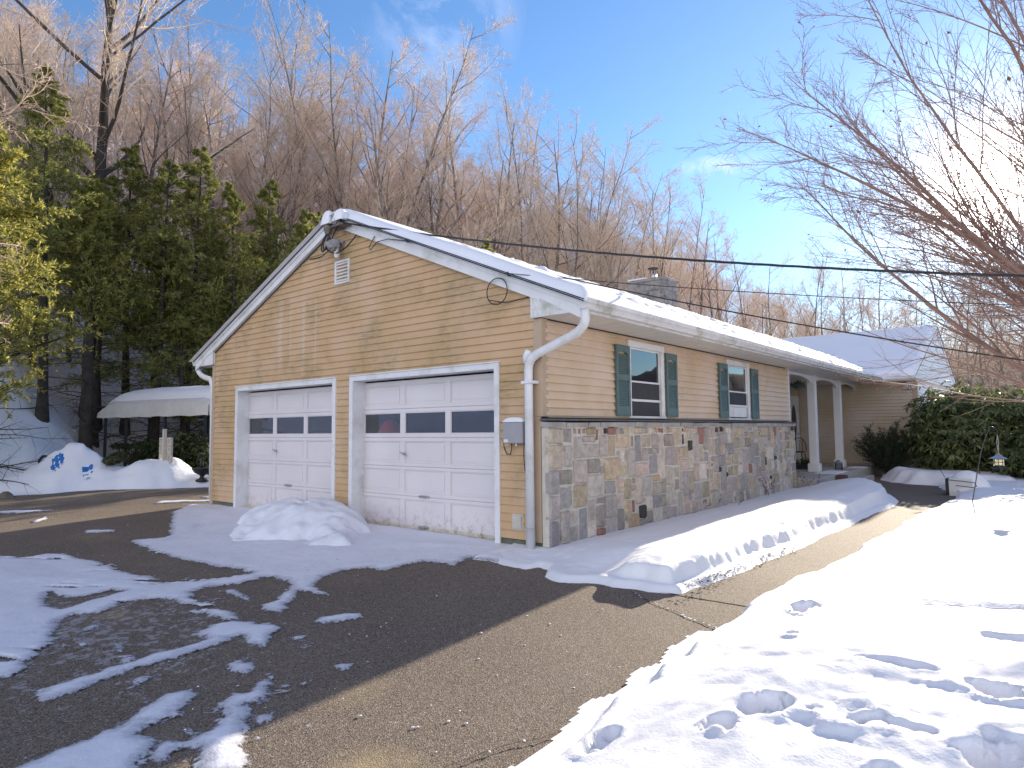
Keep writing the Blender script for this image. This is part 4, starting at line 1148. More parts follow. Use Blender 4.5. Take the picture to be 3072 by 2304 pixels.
def roofsnow_wing(sg):
    d_ = np.arange(-.2, 5.35, .09); x_ = np.concatenate([np.arange(-9.4, 1.0, .14), np.arange(1.0, 1.62, .03)])
    D, Xg = np.meshgrid(d_, x_)
    edge = 5.20-D; fr = WRX+.02-Xg
    t = .15+.03*N1.fbm(D*.6, Xg*.6, 3)
    th = t*(.03+.97*(1-(1-np.clip(fr/.22, 0, 1))**2.2))*(.02+.98*(1-(1-np.clip(edge/.22, 0, 1))**2.2)) - .03*np.exp(-((fr-.5)/.12)**2)
    rz = WZ-WSL*np.maximum(np.abs(D), .12); Z = np.where((edge < 0) | (fr < 0), rz-.03, rz+th)
    o = link('roof_snow', grid_mesh('wing_roof_snow', Xg, WRY-sg*D, Z), M['snow_roof'])
    return o
tag(roofsnow_wing(1), 'smooth shaded snow on the wing roof slope beyond the porch', 'snow', kind='stuff')
tag(roofsnow_wing(-1), 'snow on the rear slope of the wing roof', 'snow', kind='stuff')

# --- chimney
ch = MB(); r = random.Random(4)
ch.box(-5.30, -4.12, 11.55, 12.40, 3.9, 5.86)
ch.build('chimney', M['chimstone'], house)
chm = house.children[-1]
mb = MB(); 
for (zz, hh) in ((4.7,.16),(4.9,.19),(5.13,.17),(5.33,.2),(5.57,.17)):
    x = -5.30
    while x < -4.14:
        L = r.uniform(.16,.34); x1 = min(x+L, -4.12); mb.box(x+.006, x1-.006, 11.55-r.uniform(.012,.03), 11.549, zz+.006, zz+hh); x = x1
    y = 11.55
    while y < 12.38:
        L = r.uniform(.16,.34); y1 = min(y+L, 12.40); mb.box(-4.119, -4.12+r.uniform(.012,.03), y+.006, y1-.006, zz+.006, zz+hh); y = y1
mb.build('chimney_blocks', M['chimstone'], chm)
mb = MB(); mb.box(-5.36, -4.06, 11.49, 12.46, 5.86, 5.95); mb.build('chimney_cap', M['chimstone'], chm, bevel=.02)
mb = MB(); mb.lathe([(.10,5.95),(.10,6.14),(.09,6.145)], (-4.65,11.9,0), 14); mb.build('flue', M['metal'], chm, smooth=True)
mb = MB(); mb.lathe([(.02,6.30),(.16,6.305),(.17,6.325),(.03,6.37)], (-4.65,11.9,0), 14)
for k in range(4): 
    a = k*math.pi/2+.4; mb.tube([(-4.65+.08*math.cos(a),11.9+.08*math.sin(a),6.14), (-4.65+.08*math.cos(a),11.9+.08*math.sin(a),6.31)], .01, 5)
mb.build('flue_cap', M['darkmetal'], chm)
mb = MB(); mb.box(-5.34,-4.75,11.52,12.4,5.95,6.0); o = mb.build('chimney_snow', M['snow'], None, bevel=.015, loc=(-5.0,12,5.95)); tag(o, 'thin snow lying on the block chimney top', 'snow', kind='stuff')

# --- gable fittings: louvred vent, floodlight, weatherhead
mb = MB(); a, b, z0, z1 = -4.15, -3.77, 3.76, 4.14
mb.box(a, a+.035, -.04, -.006, z0, z1); mb.box(b-.035, b, -.04, -.006, z0, z1); mb.box(a+.035, b-.035, -.04, -.006, z0, z0+.03); mb.box(a+.035, b-.035, -.04, -.006, z1-.03, z1)
gv = mb.build('gable_vent', M['white'], house, bevel=.003)
mb = MB()
for k in range(6):
    z = z0+.045+k*.054
    mb.add([(a+.035,-.036,z),(b-.035,-.036,z),(b-.035,-.012,z+.032),(a+.035,-.012,z+.032),(a+.035,-.033,z-.006),(b-.035,-.033,z-.006),(b-.035,-.009,z+.026),(a+.035,-.009,z+.026)], [(0,1,2,3),(4,7,6,5),(0,4,5,1),(3,2,6,7)])
mb.build('vent_slats', M['white'], gv)
mb = MB(); mb.box(a+.034, b-.034, -.0062, -.0045, z0+.02, z1-.02); mb.build('vent_backing', M['inner'], gv)
# floodlight
mb = MB(); mb.lathe([(.075,-.012),(.075,-.045),(.03,-.055)], (-3.99,0,4.40), 14, 'y'); fl = mb.build('floodlight', M['metal'], house)
mb = MB(); 
for dx in (-.10, .02):
    c = Vector((-4.0+dx, -.16, 4.39)); d = Vector((-.35+dx*2, -.7, -.45)).normalized()
    mb.tube([tuple(c-d*.08), tuple(c-d*.05), tuple(c+d*.05), tuple(c+d*.06)], [.03,.055,.075,.077], 12)
    mb.tube([(-3.99,-.05,4.41), tuple(c-d*.06)], .014, 6)
mb.box(-4.07,-3.93,-.20,-.10,4.33,4.45)
mb.build('lamp_head', M['greybox'], fl, smooth=False)
mb = MB(); mb.lathe([(.0,4.16),(.035,4.17),(.045,4.22),(.045,4.26),(.03,4.27)], (-3.99,-.11,0), 12); mb.tube([(-3.99,-.11,4.27), (-3.99,-.09,4.36)], .02, 6); mb.build('motion_sensor', M['white'], fl)
# service entrance (weatherhead with loops)
mb = MB(); mb.tube([(-4.20,-.13,4.58), (-4.20,-.13,4.68), (-4.19,-.15,4.75)], [.05,.075,.06], 10); mb.build('weatherhead', M['brownmetal'], house); mb = MB(); mb.tube([(-3.95,-.13,4.60),(-3.93,-.16,4.70),(-3.88,-.17,4.76)], [.04,.085,.07], 10)
mb.box(-3.96,-3.80,-.20,-.10,4.60,4.72); mb.box(-3.95,-3.62,-.27,-.11,4.61,4.635)
wh = mb.build('weatherhead', M['brownmetal'], house)
mb = MB()
def loop(p, r_=.009, n=14):
    P = [Vector(q) for q in p]; out_ = []
    for i in range(n+1):
        t = i/n
        Q = P[:]
        while len(Q) > 1: Q = [Q[k]*(1-t)+Q[k+1]*t for k in range(len(Q)-1)]
        out_.append(tuple(Q[0]))
    mb.tube(out_, r_, 6)
loop([(-4.20,-.15,4.60),(-4.42,-.17,4.45),(-4.36,-.17,4.18),(-4.20,-.17,4.26),(-4.14,-.17,4.55)], .012)
loop([(-4.17,-.15,4.60),(-4.32,-.2,4.42),(-4.22,-.2,4.20),(-4.15,-.2,4.35)], .010)
loop([(-4.14,-.15,4.60),(-4.20,-.19,4.45),(-4.18,-.19,4.25),(-4.12,-.19,4.32)], .010)
loop([(-4.12,-.16,4.34),(-4.05,-.17,4.5),(-3.9,-.2,4.62),(-3.66,-.26,4.63)], .010)
loop([(-4.14,-.17,4.30),(-3.95,-.14,4.14),(-3.7,-.1,4.28),(-3.45,-.05,4.56)], .010)
loop([(-4.12,-.17,4.30),(-4.3,-.12,4.30),(-4.4,-.05,4.30),(-4.5,-.03,4.27),(-4.9,-.02,4.32)], .008)
mb.tube([(-4.13,-.17,4.30),(-4.13,-.17,4.40)], .028, 8); mb.tube([(-4.02,-.17,4.38),(-3.99,-.17,4.47)], .028, 8); mb.tube([(-4.08,-.17,4.44),(-4.12,-.17,4.52)], .022, 8)
mb.build('service_wire', M['wire'], wh)
mb = MB(); r = random.Random(2)
def ribpath(x0, x1, off, yy, rr, k=26):
    P = []
    for i in range(k+1):
        x = x0+(x1-x0)*i/k; P.append((x, yy, RZ-RBOT-.055-off-SL*abs(x-RX)))
    mb.tube(P, rr, 5)
ribpath(-4.5, -8.15, .012, -.03, .007)
mb.tube([(-8.2,-.03,2.98),(-8.26,-.04,2.88),(-8.24,-.05,2.76),(-8.16,-.04,2.74)], .007, 5)
mb.build('rake_cable', M['wire'], house)
# utility box, outlet
mb = MB(); mb.box(-.515,-.205,-.13,-.02,1.235,1.495); ub = mb.build('utility_box', M['greybox'], house, bevel=.008)
mb = MB(); mb.box(-.495,-.425,-.1325,-.1305,1.245,1.285); mb.build('sticker', M['white'], ub)
mb = MB(); mb.tube([(-.46,-.1,1.50),(-.44,-.1,1.50)], .015, 6); mb.tube([(-.29,-.1,1.50),(-.27,-.1,1.50)], .015, 6); mb.tube([(-.34,-.08,1.235),(-.34,-.08,1.20)], .014, 6); mb.build('hinge', M['metal'], ub)
mb = MB(); mb.tube([(-.44,-.05,1.236),(-.44,-.05,1.16),(-.47,-.04,1.10),(-.53,-.03,1.10),(-.58,-.02,1.16),(-.60,-.02,1.26)], .006, 6)
mb.tube([(-.245,-.05,1.236),(-.25,-.05,1.08),(-.235,-.05,.92),(-.19,-.04,.80),(-.15,-.03,.76)], .005, 6); mb.build('box_cable', M['wire'], ub)
mb = MB(); mb.box(-.47,-.285,-.03,-.008,.175,.375); ov = mb.build('outlet_cover', M['lattice'], house, bevel=.012)
mb = MB(); mb.box(-.45,-.305,-.045,-.031,.20,.35)
for k in range(4): mb.box(-.44,-.315,-.052,-.0455,.215+k*.03,.23+k*.03)
mb.build('outlet_lid', M['lattice'], ov, bevel=.003)
# snow caps
mb = MB(); 
def cap(x0, x1, y0, y1, z, h, name, label):
    n = 10; X, Y = np.meshgrid(lin(x0, x1, n*2), lin(y0, y1, n)); u = np.abs((X-(x0+x1)/2)/((x1-x0)/2)); v = np.abs((Y-(y0+y1)/2)/((y1-y0)/2))
    Z = z+h*np.clip(1-u**3, 0, 1)**.5*np.clip(1-v**3, 0, 1)**.5 - .002
    o = link(name, grid_mesh(name, X-x0, Y-y0, Z-z), M['snow'], loc=(x0, y0, z)); tag(o, label, 'snow', kind='stuff')
cap(-.52,-.20,-.135,-.015,1.497,.06,'snow_cap','little snow cap on the grey utility box')
cap(-4.30,-4.07,-.22,-.06,4.73,.24,'snow_cap','snow lump on the left weatherhead at the gable peak')
cap(-3.96,-3.72,-.24,-.07,4.72,.20,'snow_cap','snow lump on the right weatherhead at the gable peak')
mb = MB(); mb.tube([(-.08,-.105,2.325),(-.12,-.105,2.33),(-.155,-.107,2.28),(-.175,-.108,2.20)], [.02,.045,.042,.015], 8)
o = mb.build('snow_cap', M['snow'], None, smooth=True, loc=(-.12,-.105,2.28)); tag(o, 'snow lump caught on the downspout elbow', 'snow', kind='stuff')
# thing seen through the garage glass
mb = MB(); mb.lathe([(.25,0),(.25,.9),(.24,1.15),(.19,1.38),(.14,1.50),(.10,1.57),(.02,1.60)], (0,0,0), 16)
o = mb.build('red_container', M['red'], None, smooth=True, loc=(-3.40,.50,-.02))
for v_ in o.data.vertices: v_.co += Vector((-3.40,.50,-.02))
tag(o, 'red rounded object standing inside the garage behind the left door pane', 'container')

# ================================================================== PORCH
mb = MB(); mb.box(-1.88, .50, LX+.04, WWY-.03, -.2, .25); mb.build('porch_slab', M['concrete'], house, bevel=.01)
mb = MB(); mb.box(.502, .85, LX+.3, 13.6, -.2, .11); mb.build('porch_step', M['concrete'], house, bevel=.01)
for i, y in enumerate((11.85, 14.40)):
    mb = MB(); mb.box(-.29, -.10, y, y+.19, .25, ZS-.005)
    c = mb.build('porch_column', M['column'], house, bevel=.006)
    mb = MB(); mb.box(-.33, -.06, y-.04, y+.23, .25, .47); mb.build('column_base', M['column'], c, bevel=.006)
for (a, b) in ((LX+.03, 11.85), (12.04, 14.40), (14.59, WWY-.02)):
    n = 14; mb = MB()
    for k in range(n):
        u0, u1 = k/n, (k+1)/n
        f_ = lambda u: ZS-.008-.055-.20*(1-math.sqrt(max(0, 1-(2*u-1)**2*.96)))
        mb.prism([(a+(b-a)*u0, f_(u0)), (a+(b-a)*u1, f_(u1)), (a+(b-a)*u1, ZS-.006), (a+(b-a)*u0, ZS-.006)], 'x', -.215, -.165)
    mb.build('arched_valance', M['column'], house)
# front door at the back of the porch
mb = MB(); X0 = -1.9
mb.box(X0+.001, X0+.04, 15.42, 15.53, .25, 2.42); mb.box(X0+.001, X0+.04, 16.42, 16.53, .25, 2.42); mb.box(X0+.001, X0+.04, 15.53, 16.42, 2.32, 2.42)
mb.build('door_casing', M['white'], house)
mb = MB(); mb.box(X0+.001, X0+.03, 15.53, 16.42, .26, 2.32); fd = mb.build('front_door', M['white'], house)
mb = MB(); n = 20
P = [(15.97+.24*math.cos(2*math.pi*k/n), 1.55+.58*math.sin(2*math.pi*k/n)) for k in range(n)]; mb.prism(P, 'x', X0+.031, X0+.036); mb.build('oval_glass', M['doorwood'], fd)
mb = MB(); mb.tube([(X0+.03,16.33,1.2),(X0+.08,16.33,1.2)], .02, 8); mb.tube([(X0+.07,16.33,1.2),(X0+.07,16.22,1.2)], .01, 6); mb.build('door_handle', M['metal'], fd)
# hanging basket
t = empty('hanging_basket', (-.9, 13.13, 2.62), 'green hanging plant basket under the porch ceiling', 'hanging basket')
mb = MB(); mb.lathe([(.03,2.50),(.13,2.53),(.19,2.585),(.20,2.60)], (-.9,13.13,0), 14); mb.build('bowl', M['green'], t)
mb = MB()
for k in range(3):
    a = k*2.1; mb.tube([(-.9+.19*math.cos(a),13.13+.19*math.sin(a),2.6),(-.9,13.13,2.745)], .005, 4)
mb.build('chain', M['darkmetal'], t)
def leaves_blob(name, c, R_, n, mat, parent, size=(.05,.02), seed=1, z0=-.2, squash=1):
    r = np.random.default_rng(seed)
    d = r.normal(size=(n,3)); d /= np.linalg.norm(d, axis=1)[:,None]; rr = r.random(n)**.4
    P = d*rr[:,None]*np.array(R_); P = P[P[:,2] > z0]; n = len(P); d = d[:n]
    return leaf_mesh(name, P+np.array(c), r, size, mat, parent)
def leaf_mesh(name, P, r, size, mat, parent, dirs=None, jitter=.8, loc0=None):
    n = len(P); L, W_ = size
    a = r.normal(size=(n,3)) if dirs is None else dirs + r.normal(size=(n,3))*jitter
    a /= np.linalg.norm(a, axis=1)[:,None]
    b = np.cross(a, r.normal(size=(n,3))); b /= np.linalg.norm(b, axis=1)[:,None]+1e-9
    s_ = r.uniform(.6, 1.3, (n,1))
    L_ = L*s_; w_ = W_*s_
    V = np.stack([P, P+a*L_*.45+b*w_*.5, P+a*L_, P+a*L_*.45-b*w_*.5], 1).reshape(-1,3)
    if parent is not None:
        V = V - np.array(wloc(parent))
    me = np_mesh(name, V, [np.arange(n*4).reshape(n,4)])
    return link(name, me, mat, parent)
leaves_blob('foliage', (-.9,13.13,2.60), (.2,.2,.09), 260, M['broad'], t, (.07,.03), 3)
# dark bistro chair
t = empty('porch_chair', (-1.15, 13.8, .25), 'black metal chair with round back on the porch beside the stone wall end', 'chair')
def pc(*p): return [(-1.15+a, 13.8+b, .25+c) for a, b, c in p]
mb = MB(); mb.lathe([(.18,.43),(.19,.45),(.18,.46)], (-1.15,13.8,.25), 16); mb.build('seat', M['darkmetal'], t)
for (a, b) in ((-.15,-.15),(.15,-.15),(-.15,.15),(.15,.15)):
    mb = MB(); mb.tube(pc((a,b,.43),(a*1.25,b*1.25,0)), .011, 6); mb.build('leg', M['darkmetal'], t)
mb = MB(); P = [(-.19*math.cos(k*math.pi/12), .17, .45+.40*math.sin(k*math.pi/12)**.7) for k in range(13)]; mb.tube(pc(*P), .012, 6)
for k in (-1,0,1): mb.tube(pc((k*.08,.17,.45),(k*.09,.17,.80)), .007, 5)
mb.build('backrest', M['darkmetal'], t)
# low planter and small pots
t = empty('planter', (-.75, 13.1, .25), 'low dark planter with little plants standing on the porch slab', 'planter')
mb = MB(); mb.box(-1.05,-.45,12.75,13.5,.25,.37); mb.build('box', M['darkmetal'], t, bevel=.01)
leaves_blob('plants', (-.75,13.1,.42), (.3,.35,.12), 300, M['broad'], t, (.08,.04), 5)
t = empty('garden_lantern', (.28, 12.35, .25), 'small frosted lantern standing by the first porch column', 'lantern')
mb = MB(); mb.box(.20,.36,12.27,12.43,.27,.47); mb.build('glass_body', M['glass'], t)
mb = MB(); mb.box(.19,.37,12.26,12.44,.25,.269); mb.lathe([(.13,.471),(.02,.55)], (.28,12.35,0), 8); mb.build('frame', M['metal'], t)
cap(-.05,.48,11.2,12.6,.252,.035,'snow_patch','thin snow patch on the porch slab edge by the first column')
cap(.05,.48,14.1,14.9,.252,.025,'snow_patch','thin snow patch on the porch slab by the second column')
t = empty('brick', (.62, 11.2, .11), 'dark brick lying on the edge of the porch step', 'brick')
mb = MB(); mb.box(.52,.72,11.05,11.35,.11,.24); mb.build('block', simple('brick_dark',(.12,.06,.05),.9,.3,9,.5), t, bevel=.012)
# wing floodlight
t = house
mb = MB(); mb.box(1.28,1.42,16.45,16.58,2.68,2.745); wf = mb.build('floodlight', M['white'], house)
for dx, dz_ in ((-.09,-.07),(.09,-.07),(0,-.09)):
    mb = MB(); c = Vector((1.35+dx, 16.42, 2.67+dz_)); d = Vector((dx*4, -.8, -.5)).normalized()
    k = 1 if dx else .6
    mb.tube([tuple(c-d*.06), tuple(c-d*.02), tuple(c+d*.05)], [.03*k,.05*k,.06*k], 10); mb.tube([(1.35,16.5,2.69), tuple(c-d*.05)], .012, 5)
    mb.build('lamp_head', M['white'], wf)

# ================================================================== YARD OBJECTS
# shepherd hook with hanging lantern
hx, hy, hz = 3.56, 7.3, .12
t = empty('shepherd_hook', (hx, hy, hz), 'thin dark shepherd hook leaning over the sunny lawn', 'garden hook')
base = Vector((hx, hy, hz)); top = Vector((3.97, 5.62, 1.38)); LT = Vector((4.06, 5.5, 1.0))
mb = MB(); P = [tuple(base), tuple(base*.6+top*.4+Vector((-.02,0,.03))), tuple(base*.3+top*.7+Vector((-.03,0,.05))), tuple(top-Vector((.05,-.12,.10))), tuple(top)]
P += [(4.0,5.57,1.385),(4.04,5.52,1.36),(4.07,5.50,1.31),(4.065,5.50,1.27),(4.05,5.51,1.25)]
mb.tube(P, [.009,.008,.008,.007,.007,.007,.006,.006,.006,.005], 6); mb.build('pole', M['darkmetal'], t, smooth=True)
t = empty('hanging_lantern', (4.06, 5.5, .82), 'pagoda-roofed amber lantern hanging from the hook over the lawn', 'lantern')
cx, cy = 4.06, 5.5
mb = MB(); mb.tube([(cx,cy,1.265),(cx-.012,cy,1.15),(cx,cy,1.03),(cx,cy,1.0)], .0035, 5); mb.tube([(cx,cy,1.265),(cx+.012,cy,1.17),(cx,cy,1.03)], .003, 5); mb.build('chain', M['metal'], t)
mb = MB(); mb.lathe([(.118,.925),(.10,.935),(.06,.955),(.03,.985),(.012,1.005),(.0,1.01)], (cx,cy,0), 4); mb.build('roof', M['metal'], t)
mb = MB(); mb.lathe([(.062,.835),(.062,.915)], (cx,cy,0), 8); mb.build('glass', M['candle'], t)
mb = MB(); mb.lathe([(.115,.785),(.09,.80),(.07,.832)], (cx,cy,0), 4); 
for k in range(8):
    a = k*math.pi/4; mb.tube([(cx+.064*math.cos(a),cy+.064*math.sin(a),.832),(cx+.064*math.cos(a),cy+.064*math.sin(a),.93)], .004, 4)
mb.tube([(cx+.064*math.cos(k*math.pi/8),cy+.064*math.sin(k*math.pi/8),.875) for k in range(17)], .003, 4)
mb.build('frame', M['darkmetal'], t)
# bucket half buried in the drift
bx, by = 3.12, 10.1
t = empty('basket', (bx, by, -.03), 'pale snow-filled basket with a wire handle beside the path bend', 'basket')
mb = MB(); mb.prism([(by-.25,.33),(by+.25,.33),(by+.20,-.03),(by-.20,-.03)], 'x', bx-.18, bx+.22); mb.build('body', M['column'], t, bevel=.01)
mb = MB(); mb.box(bx-.24,bx-.185,by-.20,by+.05,.02,.33); mb.build('side_pocket', M['darkmetal'], t, bevel=.01)
mb = MB(); mb.tube([(bx-.2,by-.27,.31),(bx+.26,by-.30,.27),(bx+.30,by-.30,.20),(bx+.26,by-.32,.17),(bx-.05,by-.30,.20)], .008, 6); mb.tube([(bx-.25,by-.1,.34),(bx-.33,by-.1,.5),(bx-.28,by-.05,.6)], .006, 5); mb.build('handle', M['darkmetal'], t)
o = pile('snow_pile', bx+.12, by+.12, .42, .40, .32, 0, 9, lambda x, y: .16+0*x, M['snow'], st=.03, rough=.05, power=2.5)
tag(o, 'round snow cushion heaped on the basket beside the path', 'snow pile')

# carport / canopy ------------------------------------------------------
CR_, CL_ = Vector((-14.88, 3.11)), Vector((-20.21, 1.89))
cl_ = (CL_-CR_).length; cdl = (CL_-CR_)/cl_; cdn = Vector((cdl.y, -cdl.x)); WD = 3.3
if cdn.y < 0: cdn = -cdn
t = empty('canopy_shelter', (CR_.x, CR_.y, 0), 'snow-topped canvas canopy on dark posts behind the garage', 'canopy')
def cw(u, v, z): p = CR_+cdl*u+cdn*v; return (p.x, p.y, z)
def rel(V, t_): return np.array(V)-np.array(t_.location)
zE, zM = 2.34, 2.82
def cprof(w): return zE+(zM-zE)*math.sin(math.pi*min(max(w,0),1))**.7
def endrop(u): return -.26*(1-min(1, max(0, (cl_-u)/.75)))**1.6 - .10*(1-min(1, max(0, u/.5)))**2
us_ = lin(0, cl_, 40); vs_ = lin(0, 1, 22); m_ = len(vs_)
V = [cw(u, WD*v, cprof(v)+endrop(u)) for u in us_ for v in vs_]
q = np.array([(i*m_+k, (i+1)*m_+k, (i+1)*m_+k+1, i*m_+k+1) for i in range(len(us_)-1) for k in range(m_-1)])
link('cover', np_mesh('cover', rel(V, t), [q], True), M['canvas'], t)
def strip(top, bot):
    V = [p for ab in zip(top, bot) for p in ab]; q = np.array([(i*2, i*2+1, i*2+3, i*2+2) for i in range(len(top)-1)])
    link('valance', np_mesh('valance', rel(V, t), [q]), M['canvas'], t)
strip([cw(u, -.01, zE+endrop(u)+.004) for u in us_], [cw(u, -.03-.02*math.sin(u*4), 1.92+.012*math.sin(u*6)) for u in us_])
strip([cw(u, WD+.01, zE+endrop(u)+.004) for u in us_], [cw(u, WD+.02, 1.92) for u in us_])
for uu in (-.01, cl_+.01): strip([cw(uu, WD*v, cprof(v)+endrop(uu)+.004) for v in vs_], [cw(uu, WD*v, 1.93) for v in vs_])
for k, u in enumerate((.25, 2.1, 4.05, 5.15)):
    for v in (.08, WD-.08):
        x_, y_2, _ = cw(u, v, 0); mb = MB(); mb.tube([(x_, y_2, gz(x_, y_2)-.3), (x_, y_2, 2.0)], .052, 4, rot=.785); mb.build('post', M['darkmetal'], t)
for v in (.08, WD-.08):
    mb = MB(); mb.tube([cw(.1, v, 1.97), cw(cl_-.1, v, 1.97)], .03, 4); mb.build('rail', M['darkmetal'], t)
us_ = lin(.08, cl_-.12, 70); vs2 = lin(.045, .93, 26)
V = []
for u in us_:
    for v in vs2:
        e = max(0, min((u-.08)*4, (cl_-.12-u)*4, (v-.045)*12, (.93-v)*9, 1))
        V.append(cw(u, WD*v, cprof(v)+endrop(u)+.006+.15*e**.5+.025*float(N1.fbm(u*2, v*5, 3))*e))
m_ = len(vs2); q = np.array([(i*m_+k, (i+1)*m_+k, (i+1)*m_+k+1, i*m_+k+1) for i in range(len(us_)-1) for k in range(m_-1)])
o = link('canopy_snow', np_mesh('canopy_snow', np.array(V), [q], True), M['snow']); tag(o, 'smooth snow layer lying on the canvas canopy', 'snow', kind='stuff')

# pale lattice block stack, bird bath, tarp
t = empty('block_lattice', (-13.9, 1.45, gz(-13.9,1.45)), 'pale openwork garden block standing under the canopy edge', 'garden ornament')
z0 = gz(-13.9,1.45)-.12
mb = MB(); mb.box(-13.93,-13.84,1.40,1.48,z0,z0+.95); mb.build('stake', M['lattice'], t)
mb = MB()
for i in range(3):
    for j in range(3):
        a = -14.32+i*.25; b = z0+.05+j*.22
        for (p0,p1,q0,q1) in ((a,a+.23,b,b+.05),(a,a+.23,b+.18,b+.23),(a,a+.05,b+.05,b+.18),(a+.18,a+.23,b+.05,b+.18)):
            mb.box(p0,p1,1.485,1.54,q0,q1)
mb.build('openwork', M['lattice'], t)
t = empty('cast_iron_urn', (-12.85, 2.0, gz(-12.85,2.0)), 'squat black cast-iron urn in the snow beside the garage corner', 'urn')
z0 = gz(-12.85,2.0)-.03
mb = MB(); mb.lathe([(.16,z0),(.17,z0+.05),(.07,z0+.1),(.06,z0+.16),(.2,z0+.24),(.26,z0+.33),(.27,z0+.36)], (-12.85,2.0,0), 16); mb.build('bowl', M['darkmetal'], t, smooth=True)
mb = MB(); mb.lathe([(.03,z0+.36),(.05,z0+.46),(.03,z0+.52),(.06,z0+.6),(.01,z0+.66)], (-12.9,2.0,0), 10); mb.build('finial', M['darkmetal'], t, smooth=True)
# snow-covered tarp heap
a0x, a0y = -15.35, -.19
zt_ = gz(a0x, a0y)
t = empty('tarp_heap', (a0x, a0y, zt_-.1), 'blue tarp corners poking out of the tall snow heap at the far driveway edge', 'tarp')
for (dx, dy, rr) in ((.16,-.46,.17), (.60,.10,.15)):
    X, Y = np.meshgrid(lin(-rr, rr, 9), lin(-rr*.8, rr*.8, 7))
    Zt = np.array([[gz(a0x+dx+X[i,j], a0y+dy+Y[i,j]) for j in range(X.shape[1])] for i in range(X.shape[0])])+.015+.05*N1.fbm(X*6+dx, Y*6, 3)
    gm_ = grid_mesh('tarp', X+dx, Y+dy, Zt-(zt_-.1), (X**2/(rr*rr)+Y**2/(rr*.8)**2+.3*N2(X*7, Y*7+dx)) < .62)
    link('tarp_corner', gm_, M['tarp'], t)
mb = MB(); c = (a0x-.95, a0y-.55, gz(a0x-.95, a0y-.55))
mb.tube([(c[0]+.0, c[1], c[2]+.0), (c[0]-.05, c[1], c[2]+.22), (c[0]+.1, c[1]+.05, c[2]+.34), (c[0]+.35, c[1]+.05, c[2]+.33), (c[0]+.45, c[1]+.1, c[2]+.26)], .035, 7)
o = mb.build('handle', M['darkmetal'], None, loc=c, smooth=True); o.name = 'wheelbarrow_handle'; tag(o, 'curved dark handle sticking out of the snow heap beside the tarp', 'handle')
mb = MB(); c = (-14.9,-1.75,gz(-14.9,-1.75)); mb.tube([(c[0]-.3,c[1]+.1,c[2]-.05),(c[0]+.3,c[1]-.1,c[2]+.10)], [.16,.15], 10)
o = mb.build('log', M['bark'], None, loc=c); tag(o, 'cut log end showing at the left foot of the tall snow heap', 'log')

# ================================================================== OVERHEAD CABLES
def cable(a, b, sag_, r_, n=60, twist=0, name='overhead_cable', label=''):
    a = Vector(a); b = Vector(b); P = []
    for i in range(n+1):
        t_ = i/n; p = a.lerp(b, t_); p.z -= sag_*4*t_*(1-t_); P.append(p)
    mb = MB()
    if twist:
        d = (b-a).normalized(); u = d.cross(Vector((0,0,1))).normalized(); w_ = u.cross(d)
        for ph in (0, 2.09, 4.19):
            mb.tube([tuple(p+(u*math.cos(ph+i*twist)+w_*math.sin(ph+i*twist))*r_*.75) for i, p in enumerate(P)], r_, 6)
    else: mb.tube([tuple(p) for p in P], r_, 6)
    o = mb.build(name, M['wire'], None, smooth=True, loc=tuple(a)); tag(o, label, 'cable', 'overhead service cables'); return o
CAB = dict(c1=((-3.64,-.26,4.63),(22,5.6,2.4),1.25), c2=((-2.24,-.20,4.10),(22,13,1.3),1.45), c3=((-.37,-.20,3.32),(22,13,3.3),.9))
cable(*CAB['c1'][:2], CAB['c1'][2], .0088, 420, .42, label='thick twisted black service cable running from the gable peak')
cable(*CAB['c2'][:2], CAB['c2'][2], .009, 160, label='single black cable leaving the middle of the rake board')
cable(*CAB['c3'][:2], CAB['c3'][2], .005, 60, label='thinnest wire leaving the rake near the eave')
mb = MB()
mb.tube([(-3.05,-.10,4.34),(-3.15,-.13,4.18),(-3.10,-.14,4.12),(-2.95,-.14,4.22),(-2.70,-.13,4.22),(-2.3,-.13,4.11)], .007, 5)
mb.build('rake_wiring', M['wire'], house); mb = MB()
mb.tube([(-.60+.17*math.cos(k*math.pi/10),-.12,3.14+.17*math.sin(k*math.pi/10)) for k in range(21)], .007, 5)
mb.build('wire_coil', M['wire'], house); mb = MB()
mb.tube([(-.75,-.10,3.05),(-.5,-.05,2.99),(-.2,-.03,3.02),(-.05,-.03,3.05)], .006, 5)
mb.build('rake_wiring', M['wire'], house); mb = MB(); mb.tube([(-2.3,-.11,4.11),(-2.22,-.21,4.10)], .02, 6); mb.build('cable_clamp', M['wire'], house); mb = MB(); mb.tube([(-.42,-.11,3.32),(-.35,-.21,3.32)], .018, 6)
mb.build('cable_clamp', M['wire'], house)

